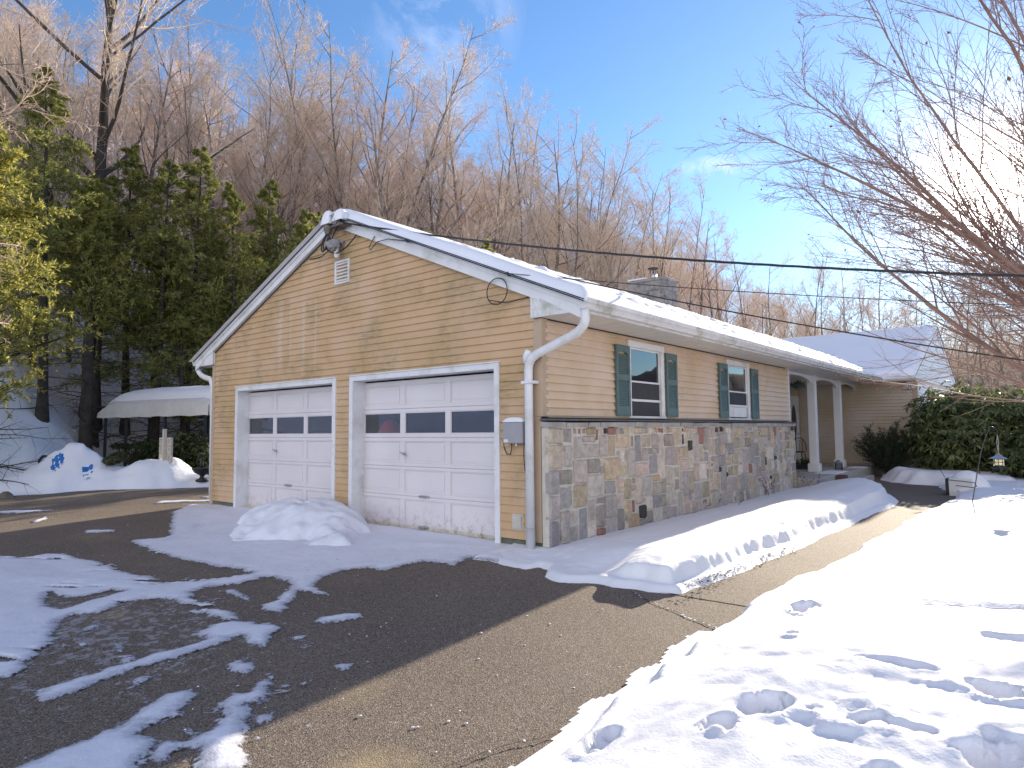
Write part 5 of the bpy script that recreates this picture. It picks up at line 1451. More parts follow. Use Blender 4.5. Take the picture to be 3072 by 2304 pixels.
# ================================================================== TREES
def unit(a): return a/(np.linalg.norm(a, axis=-1, keepdims=True)+1e-9)
def grow(par, n, t0, t1, ang, angv, lenf, k, r, rfac=.6, rend=.25, wander=.12, up=.0, planar=None, rmin=.004, tpow=1.):
    """children of parent polylines. par=(P[N,K,3],R[N,K]); returns same structure with N*n entries"""
    P, Rr = par; N, K, _ = P.shape
    t = (np.arange(n)[None,:]+r.random((N,n)))/n; t = t0+(t1-t0)*t**tpow
    f = t*(K-1); i = np.minimum(f.astype(int), K-2); fr = (f-i)[...,None]
    ar = np.arange(N)[:,None]
    base = P[ar,i]*(1-fr)+P[ar,i+1]*fr; tan = unit(P[ar,i+1]-P[ar,i]); rp = Rr[ar,i]*(1-fr[...,0])+Rr[ar,i+1]*fr[...,0]
    plen = np.linalg.norm(P[:,1:]-P[:,:-1], axis=2).sum(1)[:,None]
    rnd = r.normal(size=tan.shape)
    if planar is not None: rnd = rnd*np.array([1,1,planar])
    perp = unit(rnd-tan*(rnd*tan).sum(-1, keepdims=True))
    a = np.radians(ang + r.normal(size=t.shape)*angv)[...,None]
    d = unit(np.cos(a)*tan+np.sin(a)*perp)
    L = lenf(t, plen, r)*(.75+.5*r.random(t.shape))
    d = d.reshape(-1,3); base = base.reshape(-1,3); L = L.reshape(-1); rp = rp.reshape(-1)
    pts = [base]; dd = d
    for q in range(k-1):
        dd = unit(dd + r.normal(size=dd.shape)*wander + np.array([0,0,up]))
        pts.append(pts[-1]+dd*(L/(k-1))[:,None])
    r0 = np.maximum(rp*rfac*(.8+.4*r.random(rp.shape)), rmin)
    tt = np.linspace(0, 1, k)
    RR = r0[:,None]*(1-tt*(1-rend))
    return np.stack(pts, 1), RR
def tubes(levels):
    """levels: list of ((P,R), sides) -> verts, quads"""
    VV = []; QQ = []; o = 0
    for (P, Rr), s_ in levels:
        N, K, _ = P.shape
        T_ = unit(np.gradient(P, axis=1)); ref = np.where(np.abs(T_[...,2:3]) < .9, np.array([0,0,1.]), np.array([1.,0,0]))
        u = unit(np.cross(T_, ref)); w_ = np.cross(T_, u)
        a = np.arange(s_)*2*np.pi/s_
        ring = P[:,:,None,:]+Rr[:,:,None,None]*(u[:,:,None,:]*np.cos(a)[:,None]+w_[:,:,None,:]*np.sin(a)[:,None])
        VV.append(ring.reshape(-1,3))
        idx = o+np.arange(N*K*s_).reshape(N,K,s_); nx = np.roll(idx, -1, axis=2)
        QQ.append(np.stack([idx[:,:-1], nx[:,:-1], nx[:,1:], idx[:,1:]], -1).reshape(-1,4)); o += N*K*s_
    return np.concatenate(VV), np.concatenate(QQ)
def line_trunk(H, r0, r, lean=.05, k=12, rtop=.12, base=(0,0,-.4)):
    p = np.array(base, float); d = unit(np.array([r.normal()*lean, r.normal()*lean, 1.])); P = [p]
    for i in range(k-1):
        d = unit(d+np.array([r.normal()*lean, r.normal()*lean, .05])); p = p+d*H/(k-1); P.append(p)
    t = np.linspace(0, 1, k); R_ = r0*(1-t*(1-rtop)); R_[0] *= 1.35
    return np.array(P)[None], R_[None]
def bare_proto(seed, H=15, r0=.16, stems=1, n1=16, ang=42, t0=.3, wide=.34, twigmat='twig', barkmat='bark', n4=4, upv=.035):
    r = np.random.default_rng(seed); TR = []
    for s_ in range(stems):
        TR.append(line_trunk(H*(.85+.3*r.random() if stems > 1 else 1), r0*(1 if stems == 1 else .75), r, .035 if stems == 1 else .09, base=(r.normal()*.15*(stems > 1), r.normal()*.15*(stems > 1), -.5)))
    tr = (np.concatenate([a[0] for a in TR]), np.concatenate([a[1] for a in TR]))
    l1 = grow(tr, n1, t0, .97, ang, 8, lambda t, pl, r_: pl*wide*(1.15-.85*t), 8, r, .5, .2, .10, upv, rmin=.02)
    l2 = grow(l1, 9, .15, .98, 42, 12, lambda t, pl, r_: pl*.5*(1.1-.7*t), 6, r, .55, .3, .13, .05, rmin=.010)
    l3 = grow(l2, 6, .12, .98, 38, 12, lambda t, pl, r_: pl*.5*(1.1-.6*t), 4, r, .6, .5, .16, .04, rmin=.0055)
    l4 = grow(l3, n4, .15, 1.0, 35, 14, lambda t, pl, r_: pl*.55*(1.1-.5*t), 3, r, .7, .6, .18, .03, rmin=.0042)
    V, Q = tubes([(tr, 9), (l1, 5)]); a = np_mesh('trunk', V, [Q], True); a.materials.append(M[barkmat])
    V, Q = tubes([(l2, 4), (l3, 3), (l4, 3)]); b = np_mesh('crown', V, [Q], True); b.materials.append(M[twigmat])
    return a, b, H
PROTO = [bare_proto(21, wide=.46, ang=46), bare_proto(22, ang=38, wide=.42, twigmat='twig_red'), bare_proto(23, stems=3, n1=12, ang=36, wide=.38, r0=.13), bare_proto(24, ang=54, wide=.50, n1=15, twigmat='twig'),
         bare_proto(25, stems=2, n1=14, ang=40, wide=.42, twigmat='twig_red'), bare_proto(26, H=13, r0=.09, barkmat='bark_pale', ang=36, wide=.34, t0=.35, twigmat='twig_red')]
SAP = [bare_proto(31, H=5.5, r0=.045, stems=3, n1=10, ang=30, wide=.36, t0=.12, twigmat='twig_red', n4=4), bare_proto(32, H=6.5, r0=.05, stems=2, n1=12, ang=34, wide=.36, t0=.15, twigmat='twig', n4=4),
       bare_proto(33, H=5, r0=.04, stems=4, n1=8, ang=28, wide=.4, t0=.1, twigmat='twig_red', n4=4)]
def put(proto, name, x, y, h, rz, label, group, z=None, cat='tree', lean=(0,0)):
    a, b, H = proto; z = gz(x, y) if z is None else z
    t = bpy.data.objects.new(name, None); COL.objects.link(t); t.empty_display_size = .5
    t.location = (x, y, z); t.rotation_euler = (lean[0], lean[1], rz); s_ = h/H; t.scale = (s_, s_, s_)
    tag(t, label, cat, group)
    for nm, me in (('trunk', a), ('crown', b)):
        o = bpy.data.objects.new(nm, me); COL.objects.link(o); o.parent = t
    return t
rt = random.Random(77)
BIG = [(-25.9,19.4,28.1),(-30.1,20.5,28.7),(-30.2,17.0,25.5),(-36.0,18.9,31.4),(-30.3,12.9,24.5),(-28.7,25.2,29.3),(-29.6,30.0,29.6),(-29.0,33.2,33.0),(-30.0,37.5,33.5),(-26.9,37.4,31.8),(-28.4,43.7,31.7),(-28.7,48.2,31.9),(-26.3,47.3,29.5),(-26.2,52.0,27.7),(-26.0,56.6,27.1),(-29.5,71.5,30.4),(-28.3,77.4,31.1),(-24.9,76.5,30.7),(-24.5,84.1,31.3),(-23.7,89.5,30.5),(-29.4,10.3,23.5),(-28.3,7.9,20.9),(-27.1,5.5,20.2),(-29.9,3.3,20.8),(-32.2,2.3,20.8),(-24.7,-.9,17.2),(-23.8,21.7,20.9),(-22.6,17.0,20.2),(-25.8,16.2,20.4),(-24.6,31.7,23.1),(-23.2,25.0,20.4),(-24.0,37.0,22.5),(-22.9,42.4,21.4),(-23.0,51.3,20.3),(-23.3,63.2,22.0)]
GW = 'bare trees of the hillside woods'
KIND = ['bare grey-barked tree with spreading limbs in the hillside woods', 'slender bare tree with reddish twigs in the hillside woods', 'multi-stemmed bare grey tree in the hillside woods', 'wide-crowned bare tree with crooked limbs in the hillside woods', 'twin-stemmed bare tree with reddish twigs in the hillside woods', 'pale-barked birch-like bare tree in the hillside woods']
for i, (x, y, zt) in enumerate(BIG):
    k = rt.choice([0, 1, 2, 3, 4, 1, 2])
    z = gz(x, y); h = max(8, min(21, (zt-z)*.97))
    put(PROTO[k], 'bare_tree', x, y, h, rt.uniform(0, 6.28), KIND[k], GW+' %d' % k)
CX, CY = 4.78, -6.32
def placed(n, smin, smax, protos, kinds, hr, name, group, maxd=130, mind=24, cap_fn=None):
    c = 0; tries = 0; pts = []
    while c < n and tries < 20000:
        tries += 1
        a = rad(rt.uniform(3, 84)); d = mind+(maxd-mind)*rt.random()**1.3
        x, y = CX-math.sin(a)*d, CY+math.cos(a)*d
        s_ = float(hill_s(x, y))
        if not (smin < s_ < smax) or y > 125: continue
        if any((x-p)**2+(y-q)**2 < 2.2 for p, q in pts[-60:]): continue
        k = rt.randrange(len(protos)); pts.append((x, y))
        h = rt.uniform(*hr)
        put(protos[k], name, x, y, h, rt.uniform(0, 6.28), kinds[k], group+' %d' % k); c += 1
placed(115, 10, 62, PROTO, KIND, (9, 15), 'bare_tree', GW, maxd=120, mind=30)
SK = ['young clump of thin reddish stems under the hillside trees', 'thin two-stemmed grey sapling under the hillside trees', 'low bushy sapling with reddish twigs on the snowy slope']
placed(150, 10, 55, SAP, SK, (4.5, 8), 'sapling', 'saplings under the hillside woods', maxd=95, mind=24)
def placed_far(n):
    c = 0; tries = 0
    while c < n and tries < 20000:
        tries += 1
        a = rad(rt.uniform(4, 46)); d = rt.uniform(95, 215)
        x, y = CX-math.sin(a)*d, CY+math.cos(a)*d; s_ = float(hill_s(x, y))
        if not (6 < s_ < 70): continue
        k = rt.randrange(len(PROTO)); put(PROTO[k], 'bare_tree', x, y, rt.uniform(10, 15), rt.uniform(0, 6.28), KIND[k], GW+' %d' % k); c += 1
placed_far(120)
RT = [(-15.8,71.0,20.5),(-15.9,81.3,21.5),(-12.4,76.9,19.7),(-11.9,87.2,22.3),(-6.8,72.8,17.0),(-5.3,81.1,18.8),(-1.6,69.4,16.3),(0.0,77.5,17.7),(2.5,71.7,16.9),(4.6,73.7,17.8),(-4.5,63.1,12.9),(0.0,59.5,11.6),(-9,66,15),(-18,62,15),(-13,60,13),(4,66,13)]
for x, y, zt in RT:
    k = rt.choice([0, 2, 3, 4]); z = -.1
    put(PROTO[k], 'bare_tree', x, y, zt, rt.uniform(0, 6.28), ['bare grey tree standing beyond the wing roof', '', 'multi-stemmed bare tree standing beyond the wing roof', 'wide bare tree standing beyond the wing roof', 'twin-stemmed bare tree standing beyond the wing roof'][k], 'bare trees beyond the wing %d' % k, z=z)
# far-off wood on the distant ridge: a mass of thin stems and twigs
def far_wood():
    r = np.random.default_rng(4); n = 15000
    A = np.radians(r.uniform(-30, 14, n)); Rr = r.uniform(235, 345, n)
    hh = np.interp(Rr, [225,250,275,300,325,350], [0,0,.12,.4,.68,.88])*1.25*ridge_h(A)
    hh = hh*(.3+.7*sstep(rad(-28), rad(-12), A))
    P0 = np.stack([Rr*np.sin(A), Rr*np.cos(A), hh-1], 1); H = r.uniform(6, 13, n)
    P1 = P0+np.stack([r.normal(size=n)*1.2, r.normal(size=n)*1.2, H], 1)
    st = (np.stack([P0, (P0+P1)/2+r.normal(size=(n,3))*.3, P1], 1), np.stack([np.full(n,.16), np.full(n,.11), np.full(n,.04)], 1))
    tw = grow(st, 5, .35, 1, 35, 12, lambda t, pl, r_: pl*.32, 2, r, .6, .5, .1, .1, rmin=.05)
    V, Q = tubes([(st, 3), (tw, 3)])
    o = link('far_wood', np_mesh('far_wood', V, [Q]), M['twig']); tag(o, 'brown leafless wood covering the distant ridge', 'wood', kind='stuff')
far_wood()
# underbrush of thin stems over the slope
def brush():
    r = np.random.default_rng(9); n = 15000
    a = np.radians(r.uniform(2, 86, n)); d = 24+150*r.random(n)**1.3
    x, y = CX-np.sin(a)*d, CY+np.cos(a)*d; s_ = hill_s(x, y); ok = (s_ > 11) & (s_ < 75) & (y < 200)
    x, y = x[ok], y[ok]; z = terrain(x, y); n = len(x)
    P0 = np.stack([x, y, z-.1], 1); dr = unit(np.stack([r.normal(size=n)*.45, r.normal(size=n)*.45, np.ones(n)], 1)); L = (r.uniform(.8, 3.6, n)*(1+.5*(np.hypot(x-CX, y-CY) > 70)))[:,None]
    st = (np.stack([P0, P0+dr*L*.5+r.normal(size=(n,3))*.08, P0+dr*L+r.normal(size=(n,3))*.2], 1), np.stack([np.full(n,.017), np.full(n,.012), np.full(n,.006)], 1))
    tw = grow(st, 5, .3, 1, 40, 14, lambda t, pl, r_: pl*.4, 3, r, .7, .6, .2, .05, rmin=.007)
    V, Q = tubes([(st, 3), (tw, 3)])
    o = link('undergrowth', np_mesh('undergrowth', V, [Q]), M['twig_red']); tag(o, 'reddish leafless brush covering the wooded slope', 'undergrowth', kind='stuff')
brush()

# evergreens -------------------------------------------------------------
def conifer_proto(seed, H=14, r0=.2, t0=.2, R0=2.4, nb=95, mat='conifer', droop=-.03, ang=82, leaf=(.115,.032), per=38, stems=1):
    r = np.random.default_rng(seed)
    tr = line_trunk(H, r0, r, .015, rtop=.06)
    def prof(t, pl, r_):
        u = (t-t0)/(1-t0); return R0*(1-u)**.8*(.6+.5*np.minimum(1, u*5))*r_.uniform(.62, 1.12, t.shape)+.15
    l1 = grow(tr, nb, t0, .995, ang, 7, lambda t, pl, r_: prof(t, pl, r_), 7, r, .22, .2, .05, droop, rmin=.012)
    l2 = grow(l1, 14, .12, 1., 48, 13, lambda t, pl, r_: pl*.42*(1.2-.75*t), 4, r, .5, .4, .12, -.07, planar=.45, rmin=.004)
    # dead lower branches
    dl = grow(tr, 24, .04, t0, 88, 9, lambda t, pl, r_: R0*.7+t*0, 5, r, .12, .3, .1, -.03, rmin=.008)
    dl2 = grow(dl, 6, .3, 1., 45, 10, lambda t, pl, r_: pl*.35, 3, r, .5, .4, .15, -.02, rmin=.004)
    V, Q = tubes([(tr, 9), (l1, 4), (dl, 4), (dl2, 3)]); a = np_mesh('trunk', V, [Q], True); a.materials.append(M['bark_dark'])
    # needles: sprays along the twigs
    P, _ = l2; N, K, _ = P.shape
    f = r.random((N, per))*(K-1); i = np.minimum(f.astype(int), K-2); fr = (f-i)[...,None]; ar = np.arange(N)[:,None]
    pos = (P[ar,i]*(1-fr)+P[ar,i+1]*fr).reshape(-1,3); tan = unit(P[ar,i+1]-P[ar,i]).reshape(-1,3)
    n = len(pos); L = leaf[0]*r.uniform(.6, 1.4, (n,1)); w_ = leaf[1]*r.uniform(.7, 1.3, (n,1))
    d = unit(tan+r.normal(size=(n,3))*.55+np.array([0,0,.05])); b = unit(np.cross(d, r.normal(size=(n,3))+np.array([0,0,1.2])))
    V = np.stack([pos, pos+d*L*.5+b*w_*.5, pos+d*L, pos+d*L*.5-b*w_*.5], 1).reshape(-1,3)
    me = np_mesh('crown', V, [np.arange(n*4).reshape(n,4)]); me.materials.append(M[mat])
    return a, me, H
CP = [conifer_proto(41, R0=2.7, t0=.20, nb=120), conifer_proto(42, R0=2.2, nb=100, t0=.40), conifer_proto(43, R0=2.5, t0=.22, ang=74, droop=-.05, nb=100)]
GP = [conifer_proto(44, H=11.5, R0=2.9, t0=.20, nb=110, mat='conifer_gold', ang=62, droop=.02, per=30, leaf=(.14,.045)), conifer_proto(45, H=9, R0=1.9, t0=.45, nb=80, mat='conifer_gold', ang=58, droop=.03, per=20, leaf=(.11,.04))]
CONL = [  # x, y, ztop, proto, label
 (-13.8-2.2,-2.4,9.6,'g0','golden-green cedar nearest the snow heap, its top lit by the sun'),
 (-20.6,.4,13.6,'c1','tallest dark hemlock rising left of the canopy'),
 (-22.6,3.6,12.6,'c1','dark hemlock with drooping limbs standing over the canopy end'),
 (-20.4,3.8,11.7,'c1','narrow dark hemlock behind the left half of the canopy'),
 (-21.2,5.2,12.7,'c0','dense dark hemlock behind the middle of the canopy'),
 (-19.6,6.3,11.2,'c1','thin hemlock showing its bare lower trunk above the canopy'),
 (-20.9,8.1,12.4,'c2','drooping dark hemlock above the right half of the canopy'),
 (-18.6,8.6,10.6,'c1','slim hemlock behind the left corner of the garage roof'),
 (-20.7,10.6,11.2,'c0','dark hemlock whose top shows over the left rake'),
 (-21.0,12.9,10.8,'c2','last dark hemlock of the row before the gable peak'),
 (-24.3,1.0,12.5,'c0','hemlock on the slope behind the golden cedar'),
 (-20.4,1.6,10.2,'g1','small sunlit cedar in front of the tallest hemlock'),
 (-18.2,-5.5,12.5,'c2','dark hemlock at the left end of the row'),
 (-21.6,4.2,9.2,'g1','small cedar growing between the hemlock trunks'),
 (-22.3,6.6,9.6,'c0','hemlock crowding behind the canopy, half hidden by its neighbours'),
 (-19.9,4.6,8.2,'c2','shorter drooping hemlock directly behind the canopy roof'),
 (-22.6,9.4,9.8,'c1','hemlock in the second row behind the canopy'),
 (-18.9,10.8,8.6,'c0','bushy hemlock just left of the gable rake'),
 (-19.9,12.6,8.4,'c2','low hemlock showing above the snowy left rake'),
 (-21.8,2.3,11.0,'c2','hemlock filling the gap behind the tallest one'),
 (-20.4,-3.2,12.0,'c0','hemlock behind the golden cedar at the far left'),
 (-16.6,-4.3,7.0,'g0','low golden cedar at the left picture edge'),
 (-11.6,9.6,8.3,'c0','dense hemlock close behind the garage, just over its left rake'),
 (-13.0,13.2,9.0,'c2','tall hemlock behind the garage, second from the rake'),
 (-16.4,11.0,8.8,'c0','hemlock between the canopy and the back of the garage'),
 (-16.0,15.4,9.6,'c0','hemlock at the slope foot behind the garage'),
]
for x, y, zt, pk, lb in CONL:
    z = gz(x, y); pr = (GP if pk[0] == 'g' else CP)[int(pk[1])]
    put(pr, 'evergreen_tree', x, y, zt-z+.3, rt.uniform(0, 6.28), lb, 'evergreens beyond the driveway')

# tall bare tree leaning over the conifers (upper left) ------------------
def big_tree(seed, H, r0, n1, ang, wide, levels_n=(10, 8, 6), t0=.25, up=.04, bend_=(0,0), rm=(.03,.012,.006,.0045)):
    r = np.random.default_rng(seed)
    tr = line_trunk(H, r0, r, .04, k=14, rtop=.15)
    l1 = grow(tr, n1, t0, .97, ang, 8, lambda t, pl, r_: pl*wide*(1.15-.6*t), 12, r, .55, .15, .06, up, rmin=rm[0])
    l2 = grow(l1, levels_n[0], .12, .98, 34, 9, lambda t, pl, r_: pl*.42*(1.15-.75*t), 8, r, .5, .2, .08, up*.6, rmin=rm[1])
    l3 = grow(l2, levels_n[1], .1, .98, 36, 10, lambda t, pl, r_: pl*.42*(1.1-.6*t), 6, r, .5, .4, .12, .02, rmin=rm[2])
    l4 = grow(l3, levels_n[2], .1, 1.0, 38, 12, lambda t, pl, r_: pl*.45*(1.1-.5*t), 4, r, .6, .6, .16, .01, rmin=rm[3])
    return tr, l1, l2, l3, l4, r
def emit_big(t, lv, bark, twig):
    V, Q = tubes([(lv[0], 12), (lv[1], 7)]); link('trunk', np_mesh('trunk', V, [Q], True), M[bark], t)
    V, Q = tubes([(lv[2], 5), (lv[3], 4), (lv[4], 3)]); link('crown', np_mesh('crown', V, [Q], True), M[twig], t)
x, y = -22.9, 2.5
t = empty('bare_tree', (x, y, gz(x, y)), 'huge dark-limbed bare tree spreading above the evergreens', 'tree')
emit_big(t, big_tree(51, 20, .34, 24, 50, .56, (11, 8, 6), t0=.2), 'bark_dark', 'twig')
x, y = -12.6, -6.4
t = empty('bare_tree', (x, y, gz(x, y)), 'bare tree whose pale sunlit twigs hang in front of the golden cedar', 'tree')
emit_big(t, big_tree(52, 14, .16, 14, 60, .42, (8, 6, 5), t0=.35, up=-.01), 'bark', 'twig_red')

# the big beech on the lawn side: vase of ascending limbs, trunk outside the picture
def beech():
    r = np.random.default_rng(60); bx, by = 5.95, 3.3
    t = empty('beech_tree', (bx, by, .12), 'big bare beech reaching over the lawn with a few dead leaves', 'tree')
    tr = line_trunk(2.0, .17, r, .03, k=8, rtop=.75)
    # main limbs in a fan, leaving low on the trunk
    n = 27; K = 16; P = []; Rr = []
    for i in range(n):
        az = 2*math.pi*((i*.618) % 1); inc = rad(12+58*((i*.381) % 1)); z0 = .5+1.1*((i*.27) % 1)
        el = math.pi/2-inc
        d = np.array([math.cos(az)*math.cos(el), math.sin(az)*math.cos(el), math.sin(el)])
        L = 6.1+1.3*r.random(); p = np.array([0,0,z0]); pts = [p]
        for k in range(K-1):
            d = unit(d+r.normal(size=3)*.045+np.array([0,0,.028 if inc > rad(55) else .012])); p = p+d*L/(K-1); pts.append(p)
        P.append(pts); tt = np.linspace(0, 1, K); Rr.append((.047-.018*r.random())*(1-tt)**1.0+.004)
    l1 = (np.array(P), np.array(Rr))
    l2 = grow(l1, 18, .14, .98, 27, 8, lambda t, pl, r_: pl*.40*(1.15-.8*t), 9, r, .45, .2, .06, .012, planar=.6, rmin=.006)
    l3 = grow(l2, 9, .08, .98, 32, 9, lambda t, pl, r_: pl*.42*(1.1-.65*t), 6, r, .5, .4, .09, .012, planar=.6, rmin=.0034)
    l4 = grow(l3, 7, .08, 1.0, 36, 10, lambda t, pl, r_: pl*.42*(1.1-.5*t), 4, r, .6, .6, .12, .01, rmin=.0022)
    V, Q = tubes([(tr, 14), (l1, 9)]); link('trunk', np_mesh('trunk', V, [Q], True), M['bark_beech'], t)
    V, Q = tubes([(l2, 5), (l3, 4), (l4, 3)]); link('crown', np_mesh('crown', V, [Q], True), M['bark_beech'], t)
    P4 = l4[0].reshape(-1,4,3)[:, -1]; sel = r.random(len(P4)) < .012
    leaf_mesh_local('dead_leaves', P4[sel], r, (.05,.03), M['deadleaf'], t)
def leaf_mesh_local(name, P, r, size, mat, parent):
    n = len(P); L, W_ = size; a = unit(r.normal(size=(n,3))+np.array([0,0,-.8])); b = unit(np.cross(a, r.normal(size=(n,3))))
    c = np.cross(a, b)
    V = np.stack([P, P+a*L*.5+b*W_*.5+c*.01, P+a*L, P+a*L*.5-b*W_*.5+c*.01], 1).reshape(-1,3)
    link(name, np_mesh(name, V, [np.arange(n*4).reshape(n,4)]), mat, parent)
beech()

# rhododendron mass beside the wing --------------------------------------
def shrub(name, loc, blobs, n, leaf, mat, label, cat, seed, whorl=6, stemn=26, droop=-.35, shell=.55, group=None, parent_kind=None):
    r = np.random.default_rng(seed)
    t = empty(name, loc, label, cat, group)
    B = np.array(blobs, float); wgt = (B[:,3]*B[:,4]*B[:,5])**.66; wgt /= wgt.sum()
    k = r.choice(len(B), n, p=wgt); d = unit(r.normal(size=(n,3))); rr = (shell+(1-shell)*r.random(n))[:,None]*(1+.12*r.normal(size=(n,1)))
    P = B[k,:3]+d*rr*B[k,3:6]
    P = P[P[:,2] > loc[2]-.05]; n = len(P); d = d[:n]
    # whorls of long leaves
    C = np.repeat(P, whorl, 0); ax = unit(r.normal(size=(n,3))*.4+np.array([0,0,1.]) + unit(P-B[:,:3].mean(0))*.5); ax = np.repeat(ax, whorl, 0)
    rn = r.normal(size=C.shape); pe = unit(rn-ax*(rn*ax).sum(1, keepdims=True))
    a = unit(pe+np.array([0,0,droop])+r.normal(size=C.shape)*.15); b = unit(np.cross(a, ax))
    L = leaf[0]*r.uniform(.7, 1.25, (len(C),1)); w_ = leaf[1]*r.uniform(.8, 1.2, (len(C),1))
    V = np.stack([C, C+a*L*.5+b*w_*.5, C+a*L+np.array([0,0,-.2])*L, C+a*L*.5-b*w_*.5], 1).reshape(-1,3)-np.array(loc)
    link('foliage', np_mesh('foliage', V, [np.arange(len(C)*4).reshape(-1,4)]), mat, t)
    S = P[r.choice(n, stemn*6)]; base = np.stack([loc[0]+(S[:,0]-loc[0])*.35, loc[1]+(S[:,1]-loc[1])*.35, np.full(len(S), loc[2]-.1)], 1)
    mid = base*.5+S*.5+r.normal(size=S.shape)*.08
    V, Q = tubes([((np.stack([base, mid, S], 1), np.stack([np.full(len(S),.018), np.full(len(S),.012), np.full(len(S),.005)], 1)), 4)])
    link('stems', np_mesh('stems', V-np.array(loc), [Q], True), M['bark_dark'], t)
    return t
shrub('rhododendron', (3.1,15.6,0), [(2.3,15.4,1.15,.95,1.3,1.25),(2.7,16.4,1.5,1.1,1.2,1.15),(3.7,15.2,1.2,1.2,1.3,1.2),(3.3,14.3,.8,1.1,.9,.85),(2.0,16.3,1.3,.6,.9,1.1)], 5200, (.17,.05), M['rhodo'], 'tall rhododendron with drooping leaves hiding the wing corner', 'shrub', 71, shell=.6)
shrub('rhododendron', (5.3,14.4,0), [(4.8,14.2,1.1,1.2,1.2,1.15),(6.0,14.6,1.2,1.3,1.4,1.2),(5.2,13.1,.75,1.3,.9,.8),(7.0,14.3,1.1,1.2,1.2,1.1),(4.4,13.6,.6,.8,.8,.6)], 5200, (.17,.05), M['rhodo'], 'broad rhododendron behind the hanging lantern at the picture edge', 'shrub', 72, shell=.6)
def yew():
    r = np.random.default_rng(81); loc = (.95,15.0,.05)
    t = empty('yew_bush', loc, 'dark feathery yew bush in front of the porch wing wall', 'shrub')
    n = 46; az = r.random(n)*6.283; el = np.radians(38+52*r.random(n)); L = 1.15*(.75+.5*r.random(n))*(.7+.45*np.sin(el))
    d = np.stack([np.cos(az)*np.cos(el), np.sin(az)*np.cos(el), np.sin(el)], 1); K = 8; p = np.tile(np.array([0,0,-.05]), (n,1)); P = [p]
    for k in range(K-1):
        d = unit(d+r.normal(size=d.shape)*.07+np.array([0,0,.03])); p = p+d*(L/(K-1))[:,None]; P.append(p)
    l1 = (np.stack(P, 1), np.linspace(.016, .005, K)[None].repeat(n, 0))
    l2 = grow(l1, 12, .25, 1., 35, 10, lambda t, pl, r_: pl*.26*(1.1-.6*t), 4, r, .6, .5, .1, .08, rmin=.004)
    V, Q = tubes([(l1, 4), (l2, 3)]); link('stems', np_mesh('stems', V, [Q], True), M['bark_dark'], t)
    Pp = np.concatenate([l2[0].reshape(-1,3)]); Pp = np.repeat(Pp, 9, 0)+r.normal(size=(len(Pp)*9,3))*.022
    leaf_mesh_local('needles', Pp, r, (.055,.016), M['yew'], t)
yew()
shrub('evergreen_shrub', (-16.0,2.6,.1), [(-16.5,2.3,.60,.9,.7,.62),(-15.3,2.7,.85,.9,.8,.62),(-14.5,2.9,.55,.6,.5,.5),(-15.9,2.2,.4,.8,.6,.4)], 3000, (.11,.045), M['broad'], 'dark leafy shrub under the canopy beside the garage', 'shrub', 73, shell=.5)
shrub('evergreen_shrub', (-18.4,2.4,.5), [(-19.1,2.3,1.0,.8,.3,.10),(-17.9,2.5,1.05,.8,.3,.12),(-18.5,2.0,.75,.5,.2,.08)], 420, (.10,.04), M['broad'], 'low dark branch of leaves hanging behind the canopy posts', 'shrub', 74, shell=.3, stemn=8)
shrub('evergreen_shrub', (-14.6,.35,.7), [(-14.9,.5,.70,.45,.25,.13)], 160, (.10,.04), M['broad'], 'leafy shrub tips poking from the snow between heap and canopy', 'shrub', 75, shell=.3, stemn=8)
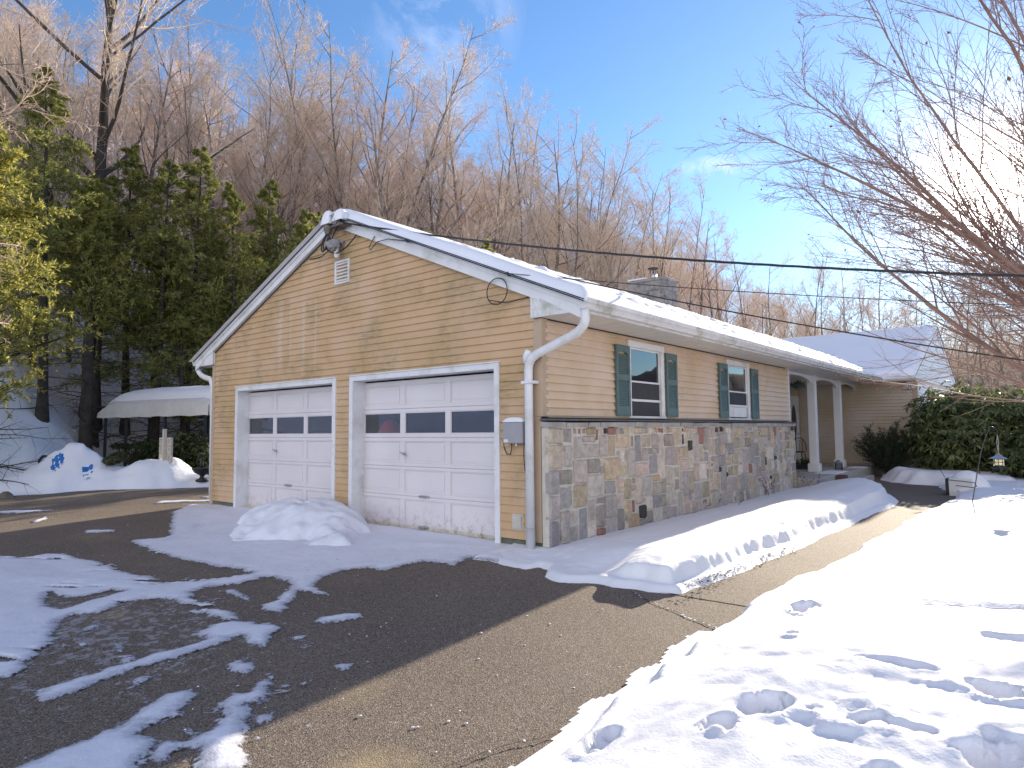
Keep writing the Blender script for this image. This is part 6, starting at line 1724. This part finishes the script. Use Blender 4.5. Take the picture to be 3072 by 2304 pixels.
# small dead stems in the garden bed by the stone wall
def dead_stems(x, y, z, n, h, seed, label, spread=.25):
    r = np.random.default_rng(seed); t = empty('dead_plant', (x, y, z), label, 'plant', )
    az = r.random(n)*6.28; el = np.radians(45+40*r.random(n)); d = np.stack([np.cos(az)*np.cos(el), np.sin(az)*np.cos(el), np.sin(el)], 1)
    p = r.normal(size=(n,3))*np.array([spread*.4, spread, 0]); P = [p]
    for k in range(5): d = unit(d+r.normal(size=d.shape)*.2); p = p+d*(h*(.5+r.random(n))/5)[:,None]; P.append(p)
    l1 = (np.stack(P, 1), np.linspace(.004, .002, 6)[None].repeat(n, 0)); V, Q = tubes([(l1, 4)])
    link('stems', np_mesh('stems', V, [Q]), M['deadleaf'], t)
    Pp = l1[0][:, 2:].reshape(-1,3); leaf_mesh_local('withered_leaves', Pp, r, (.035,.025), M['yew'], t)
dead_stems(.36, 6.9, .12, 8, .42, 5, 'withered dark-leaved stems against the stone wall')
dead_stems(.60, 8.3, .18, 6, .28, 6, 'reddish bare stems in the snow before the porch step')
dead_stems(.30, 5.2, .10, 8, .16, 7, 'short dead stubs in the snow at the wall foot', .5)
def crumbs(name, pts, label, mat, sz):
    mb = MB(); r = random.Random(len(pts)+3)
    for (x, y, z) in pts:
        s_ = r.uniform(.5, 1.4)*sz; v = [(x+math.cos(k*1.257)*s_*r.uniform(.6,1), y+math.sin(k*1.257)*s_*r.uniform(.6,1), z) for k in range(5)]+[(x+r.uniform(-.3,.3)*s_, y, z+s_*.35)]
        mb.add(v, [(k, (k+1) % 5, 5) for k in range(5)])
    o = mb.build(name, mat); tag(o, label, 'debris', kind='stuff'); return o
r = random.Random(12)
pts = []
for _ in range(320):
    t_ = r.random(); y = -.8+2.6*t_; x = 2.22+.04*y+r.gauss(0, .045); pts.append((x, y, .0+r.uniform(0,.03)-.03*(x > 2.3)))
crumbs('soil_crumbs', pts, 'dark soil crumbs scattered along the foot of the snow bank', M['dirt'], .012)
pts = [(r.uniform(-4, 0), r.uniform(-2.4, -.2), 0) for _ in range(120)]; pts = [(x, y, float(drive_z(y))+.035) for x, y, _ in pts]
crumbs('grit', pts, 'dark grit specks on the trodden snow before the doors', M['dirt'], .007)
pts = [(r.uniform(.2, 2.5), r.uniform(-4.6, -1.6), 0) for _ in range(46)]; pts = [(x, y, float(drive_z(y))+.004) for x, y, _ in pts]
crumbs('snow_crumbs', pts, 'tiny scattered snow crumbs on the bare asphalt', M['snow'], .012)
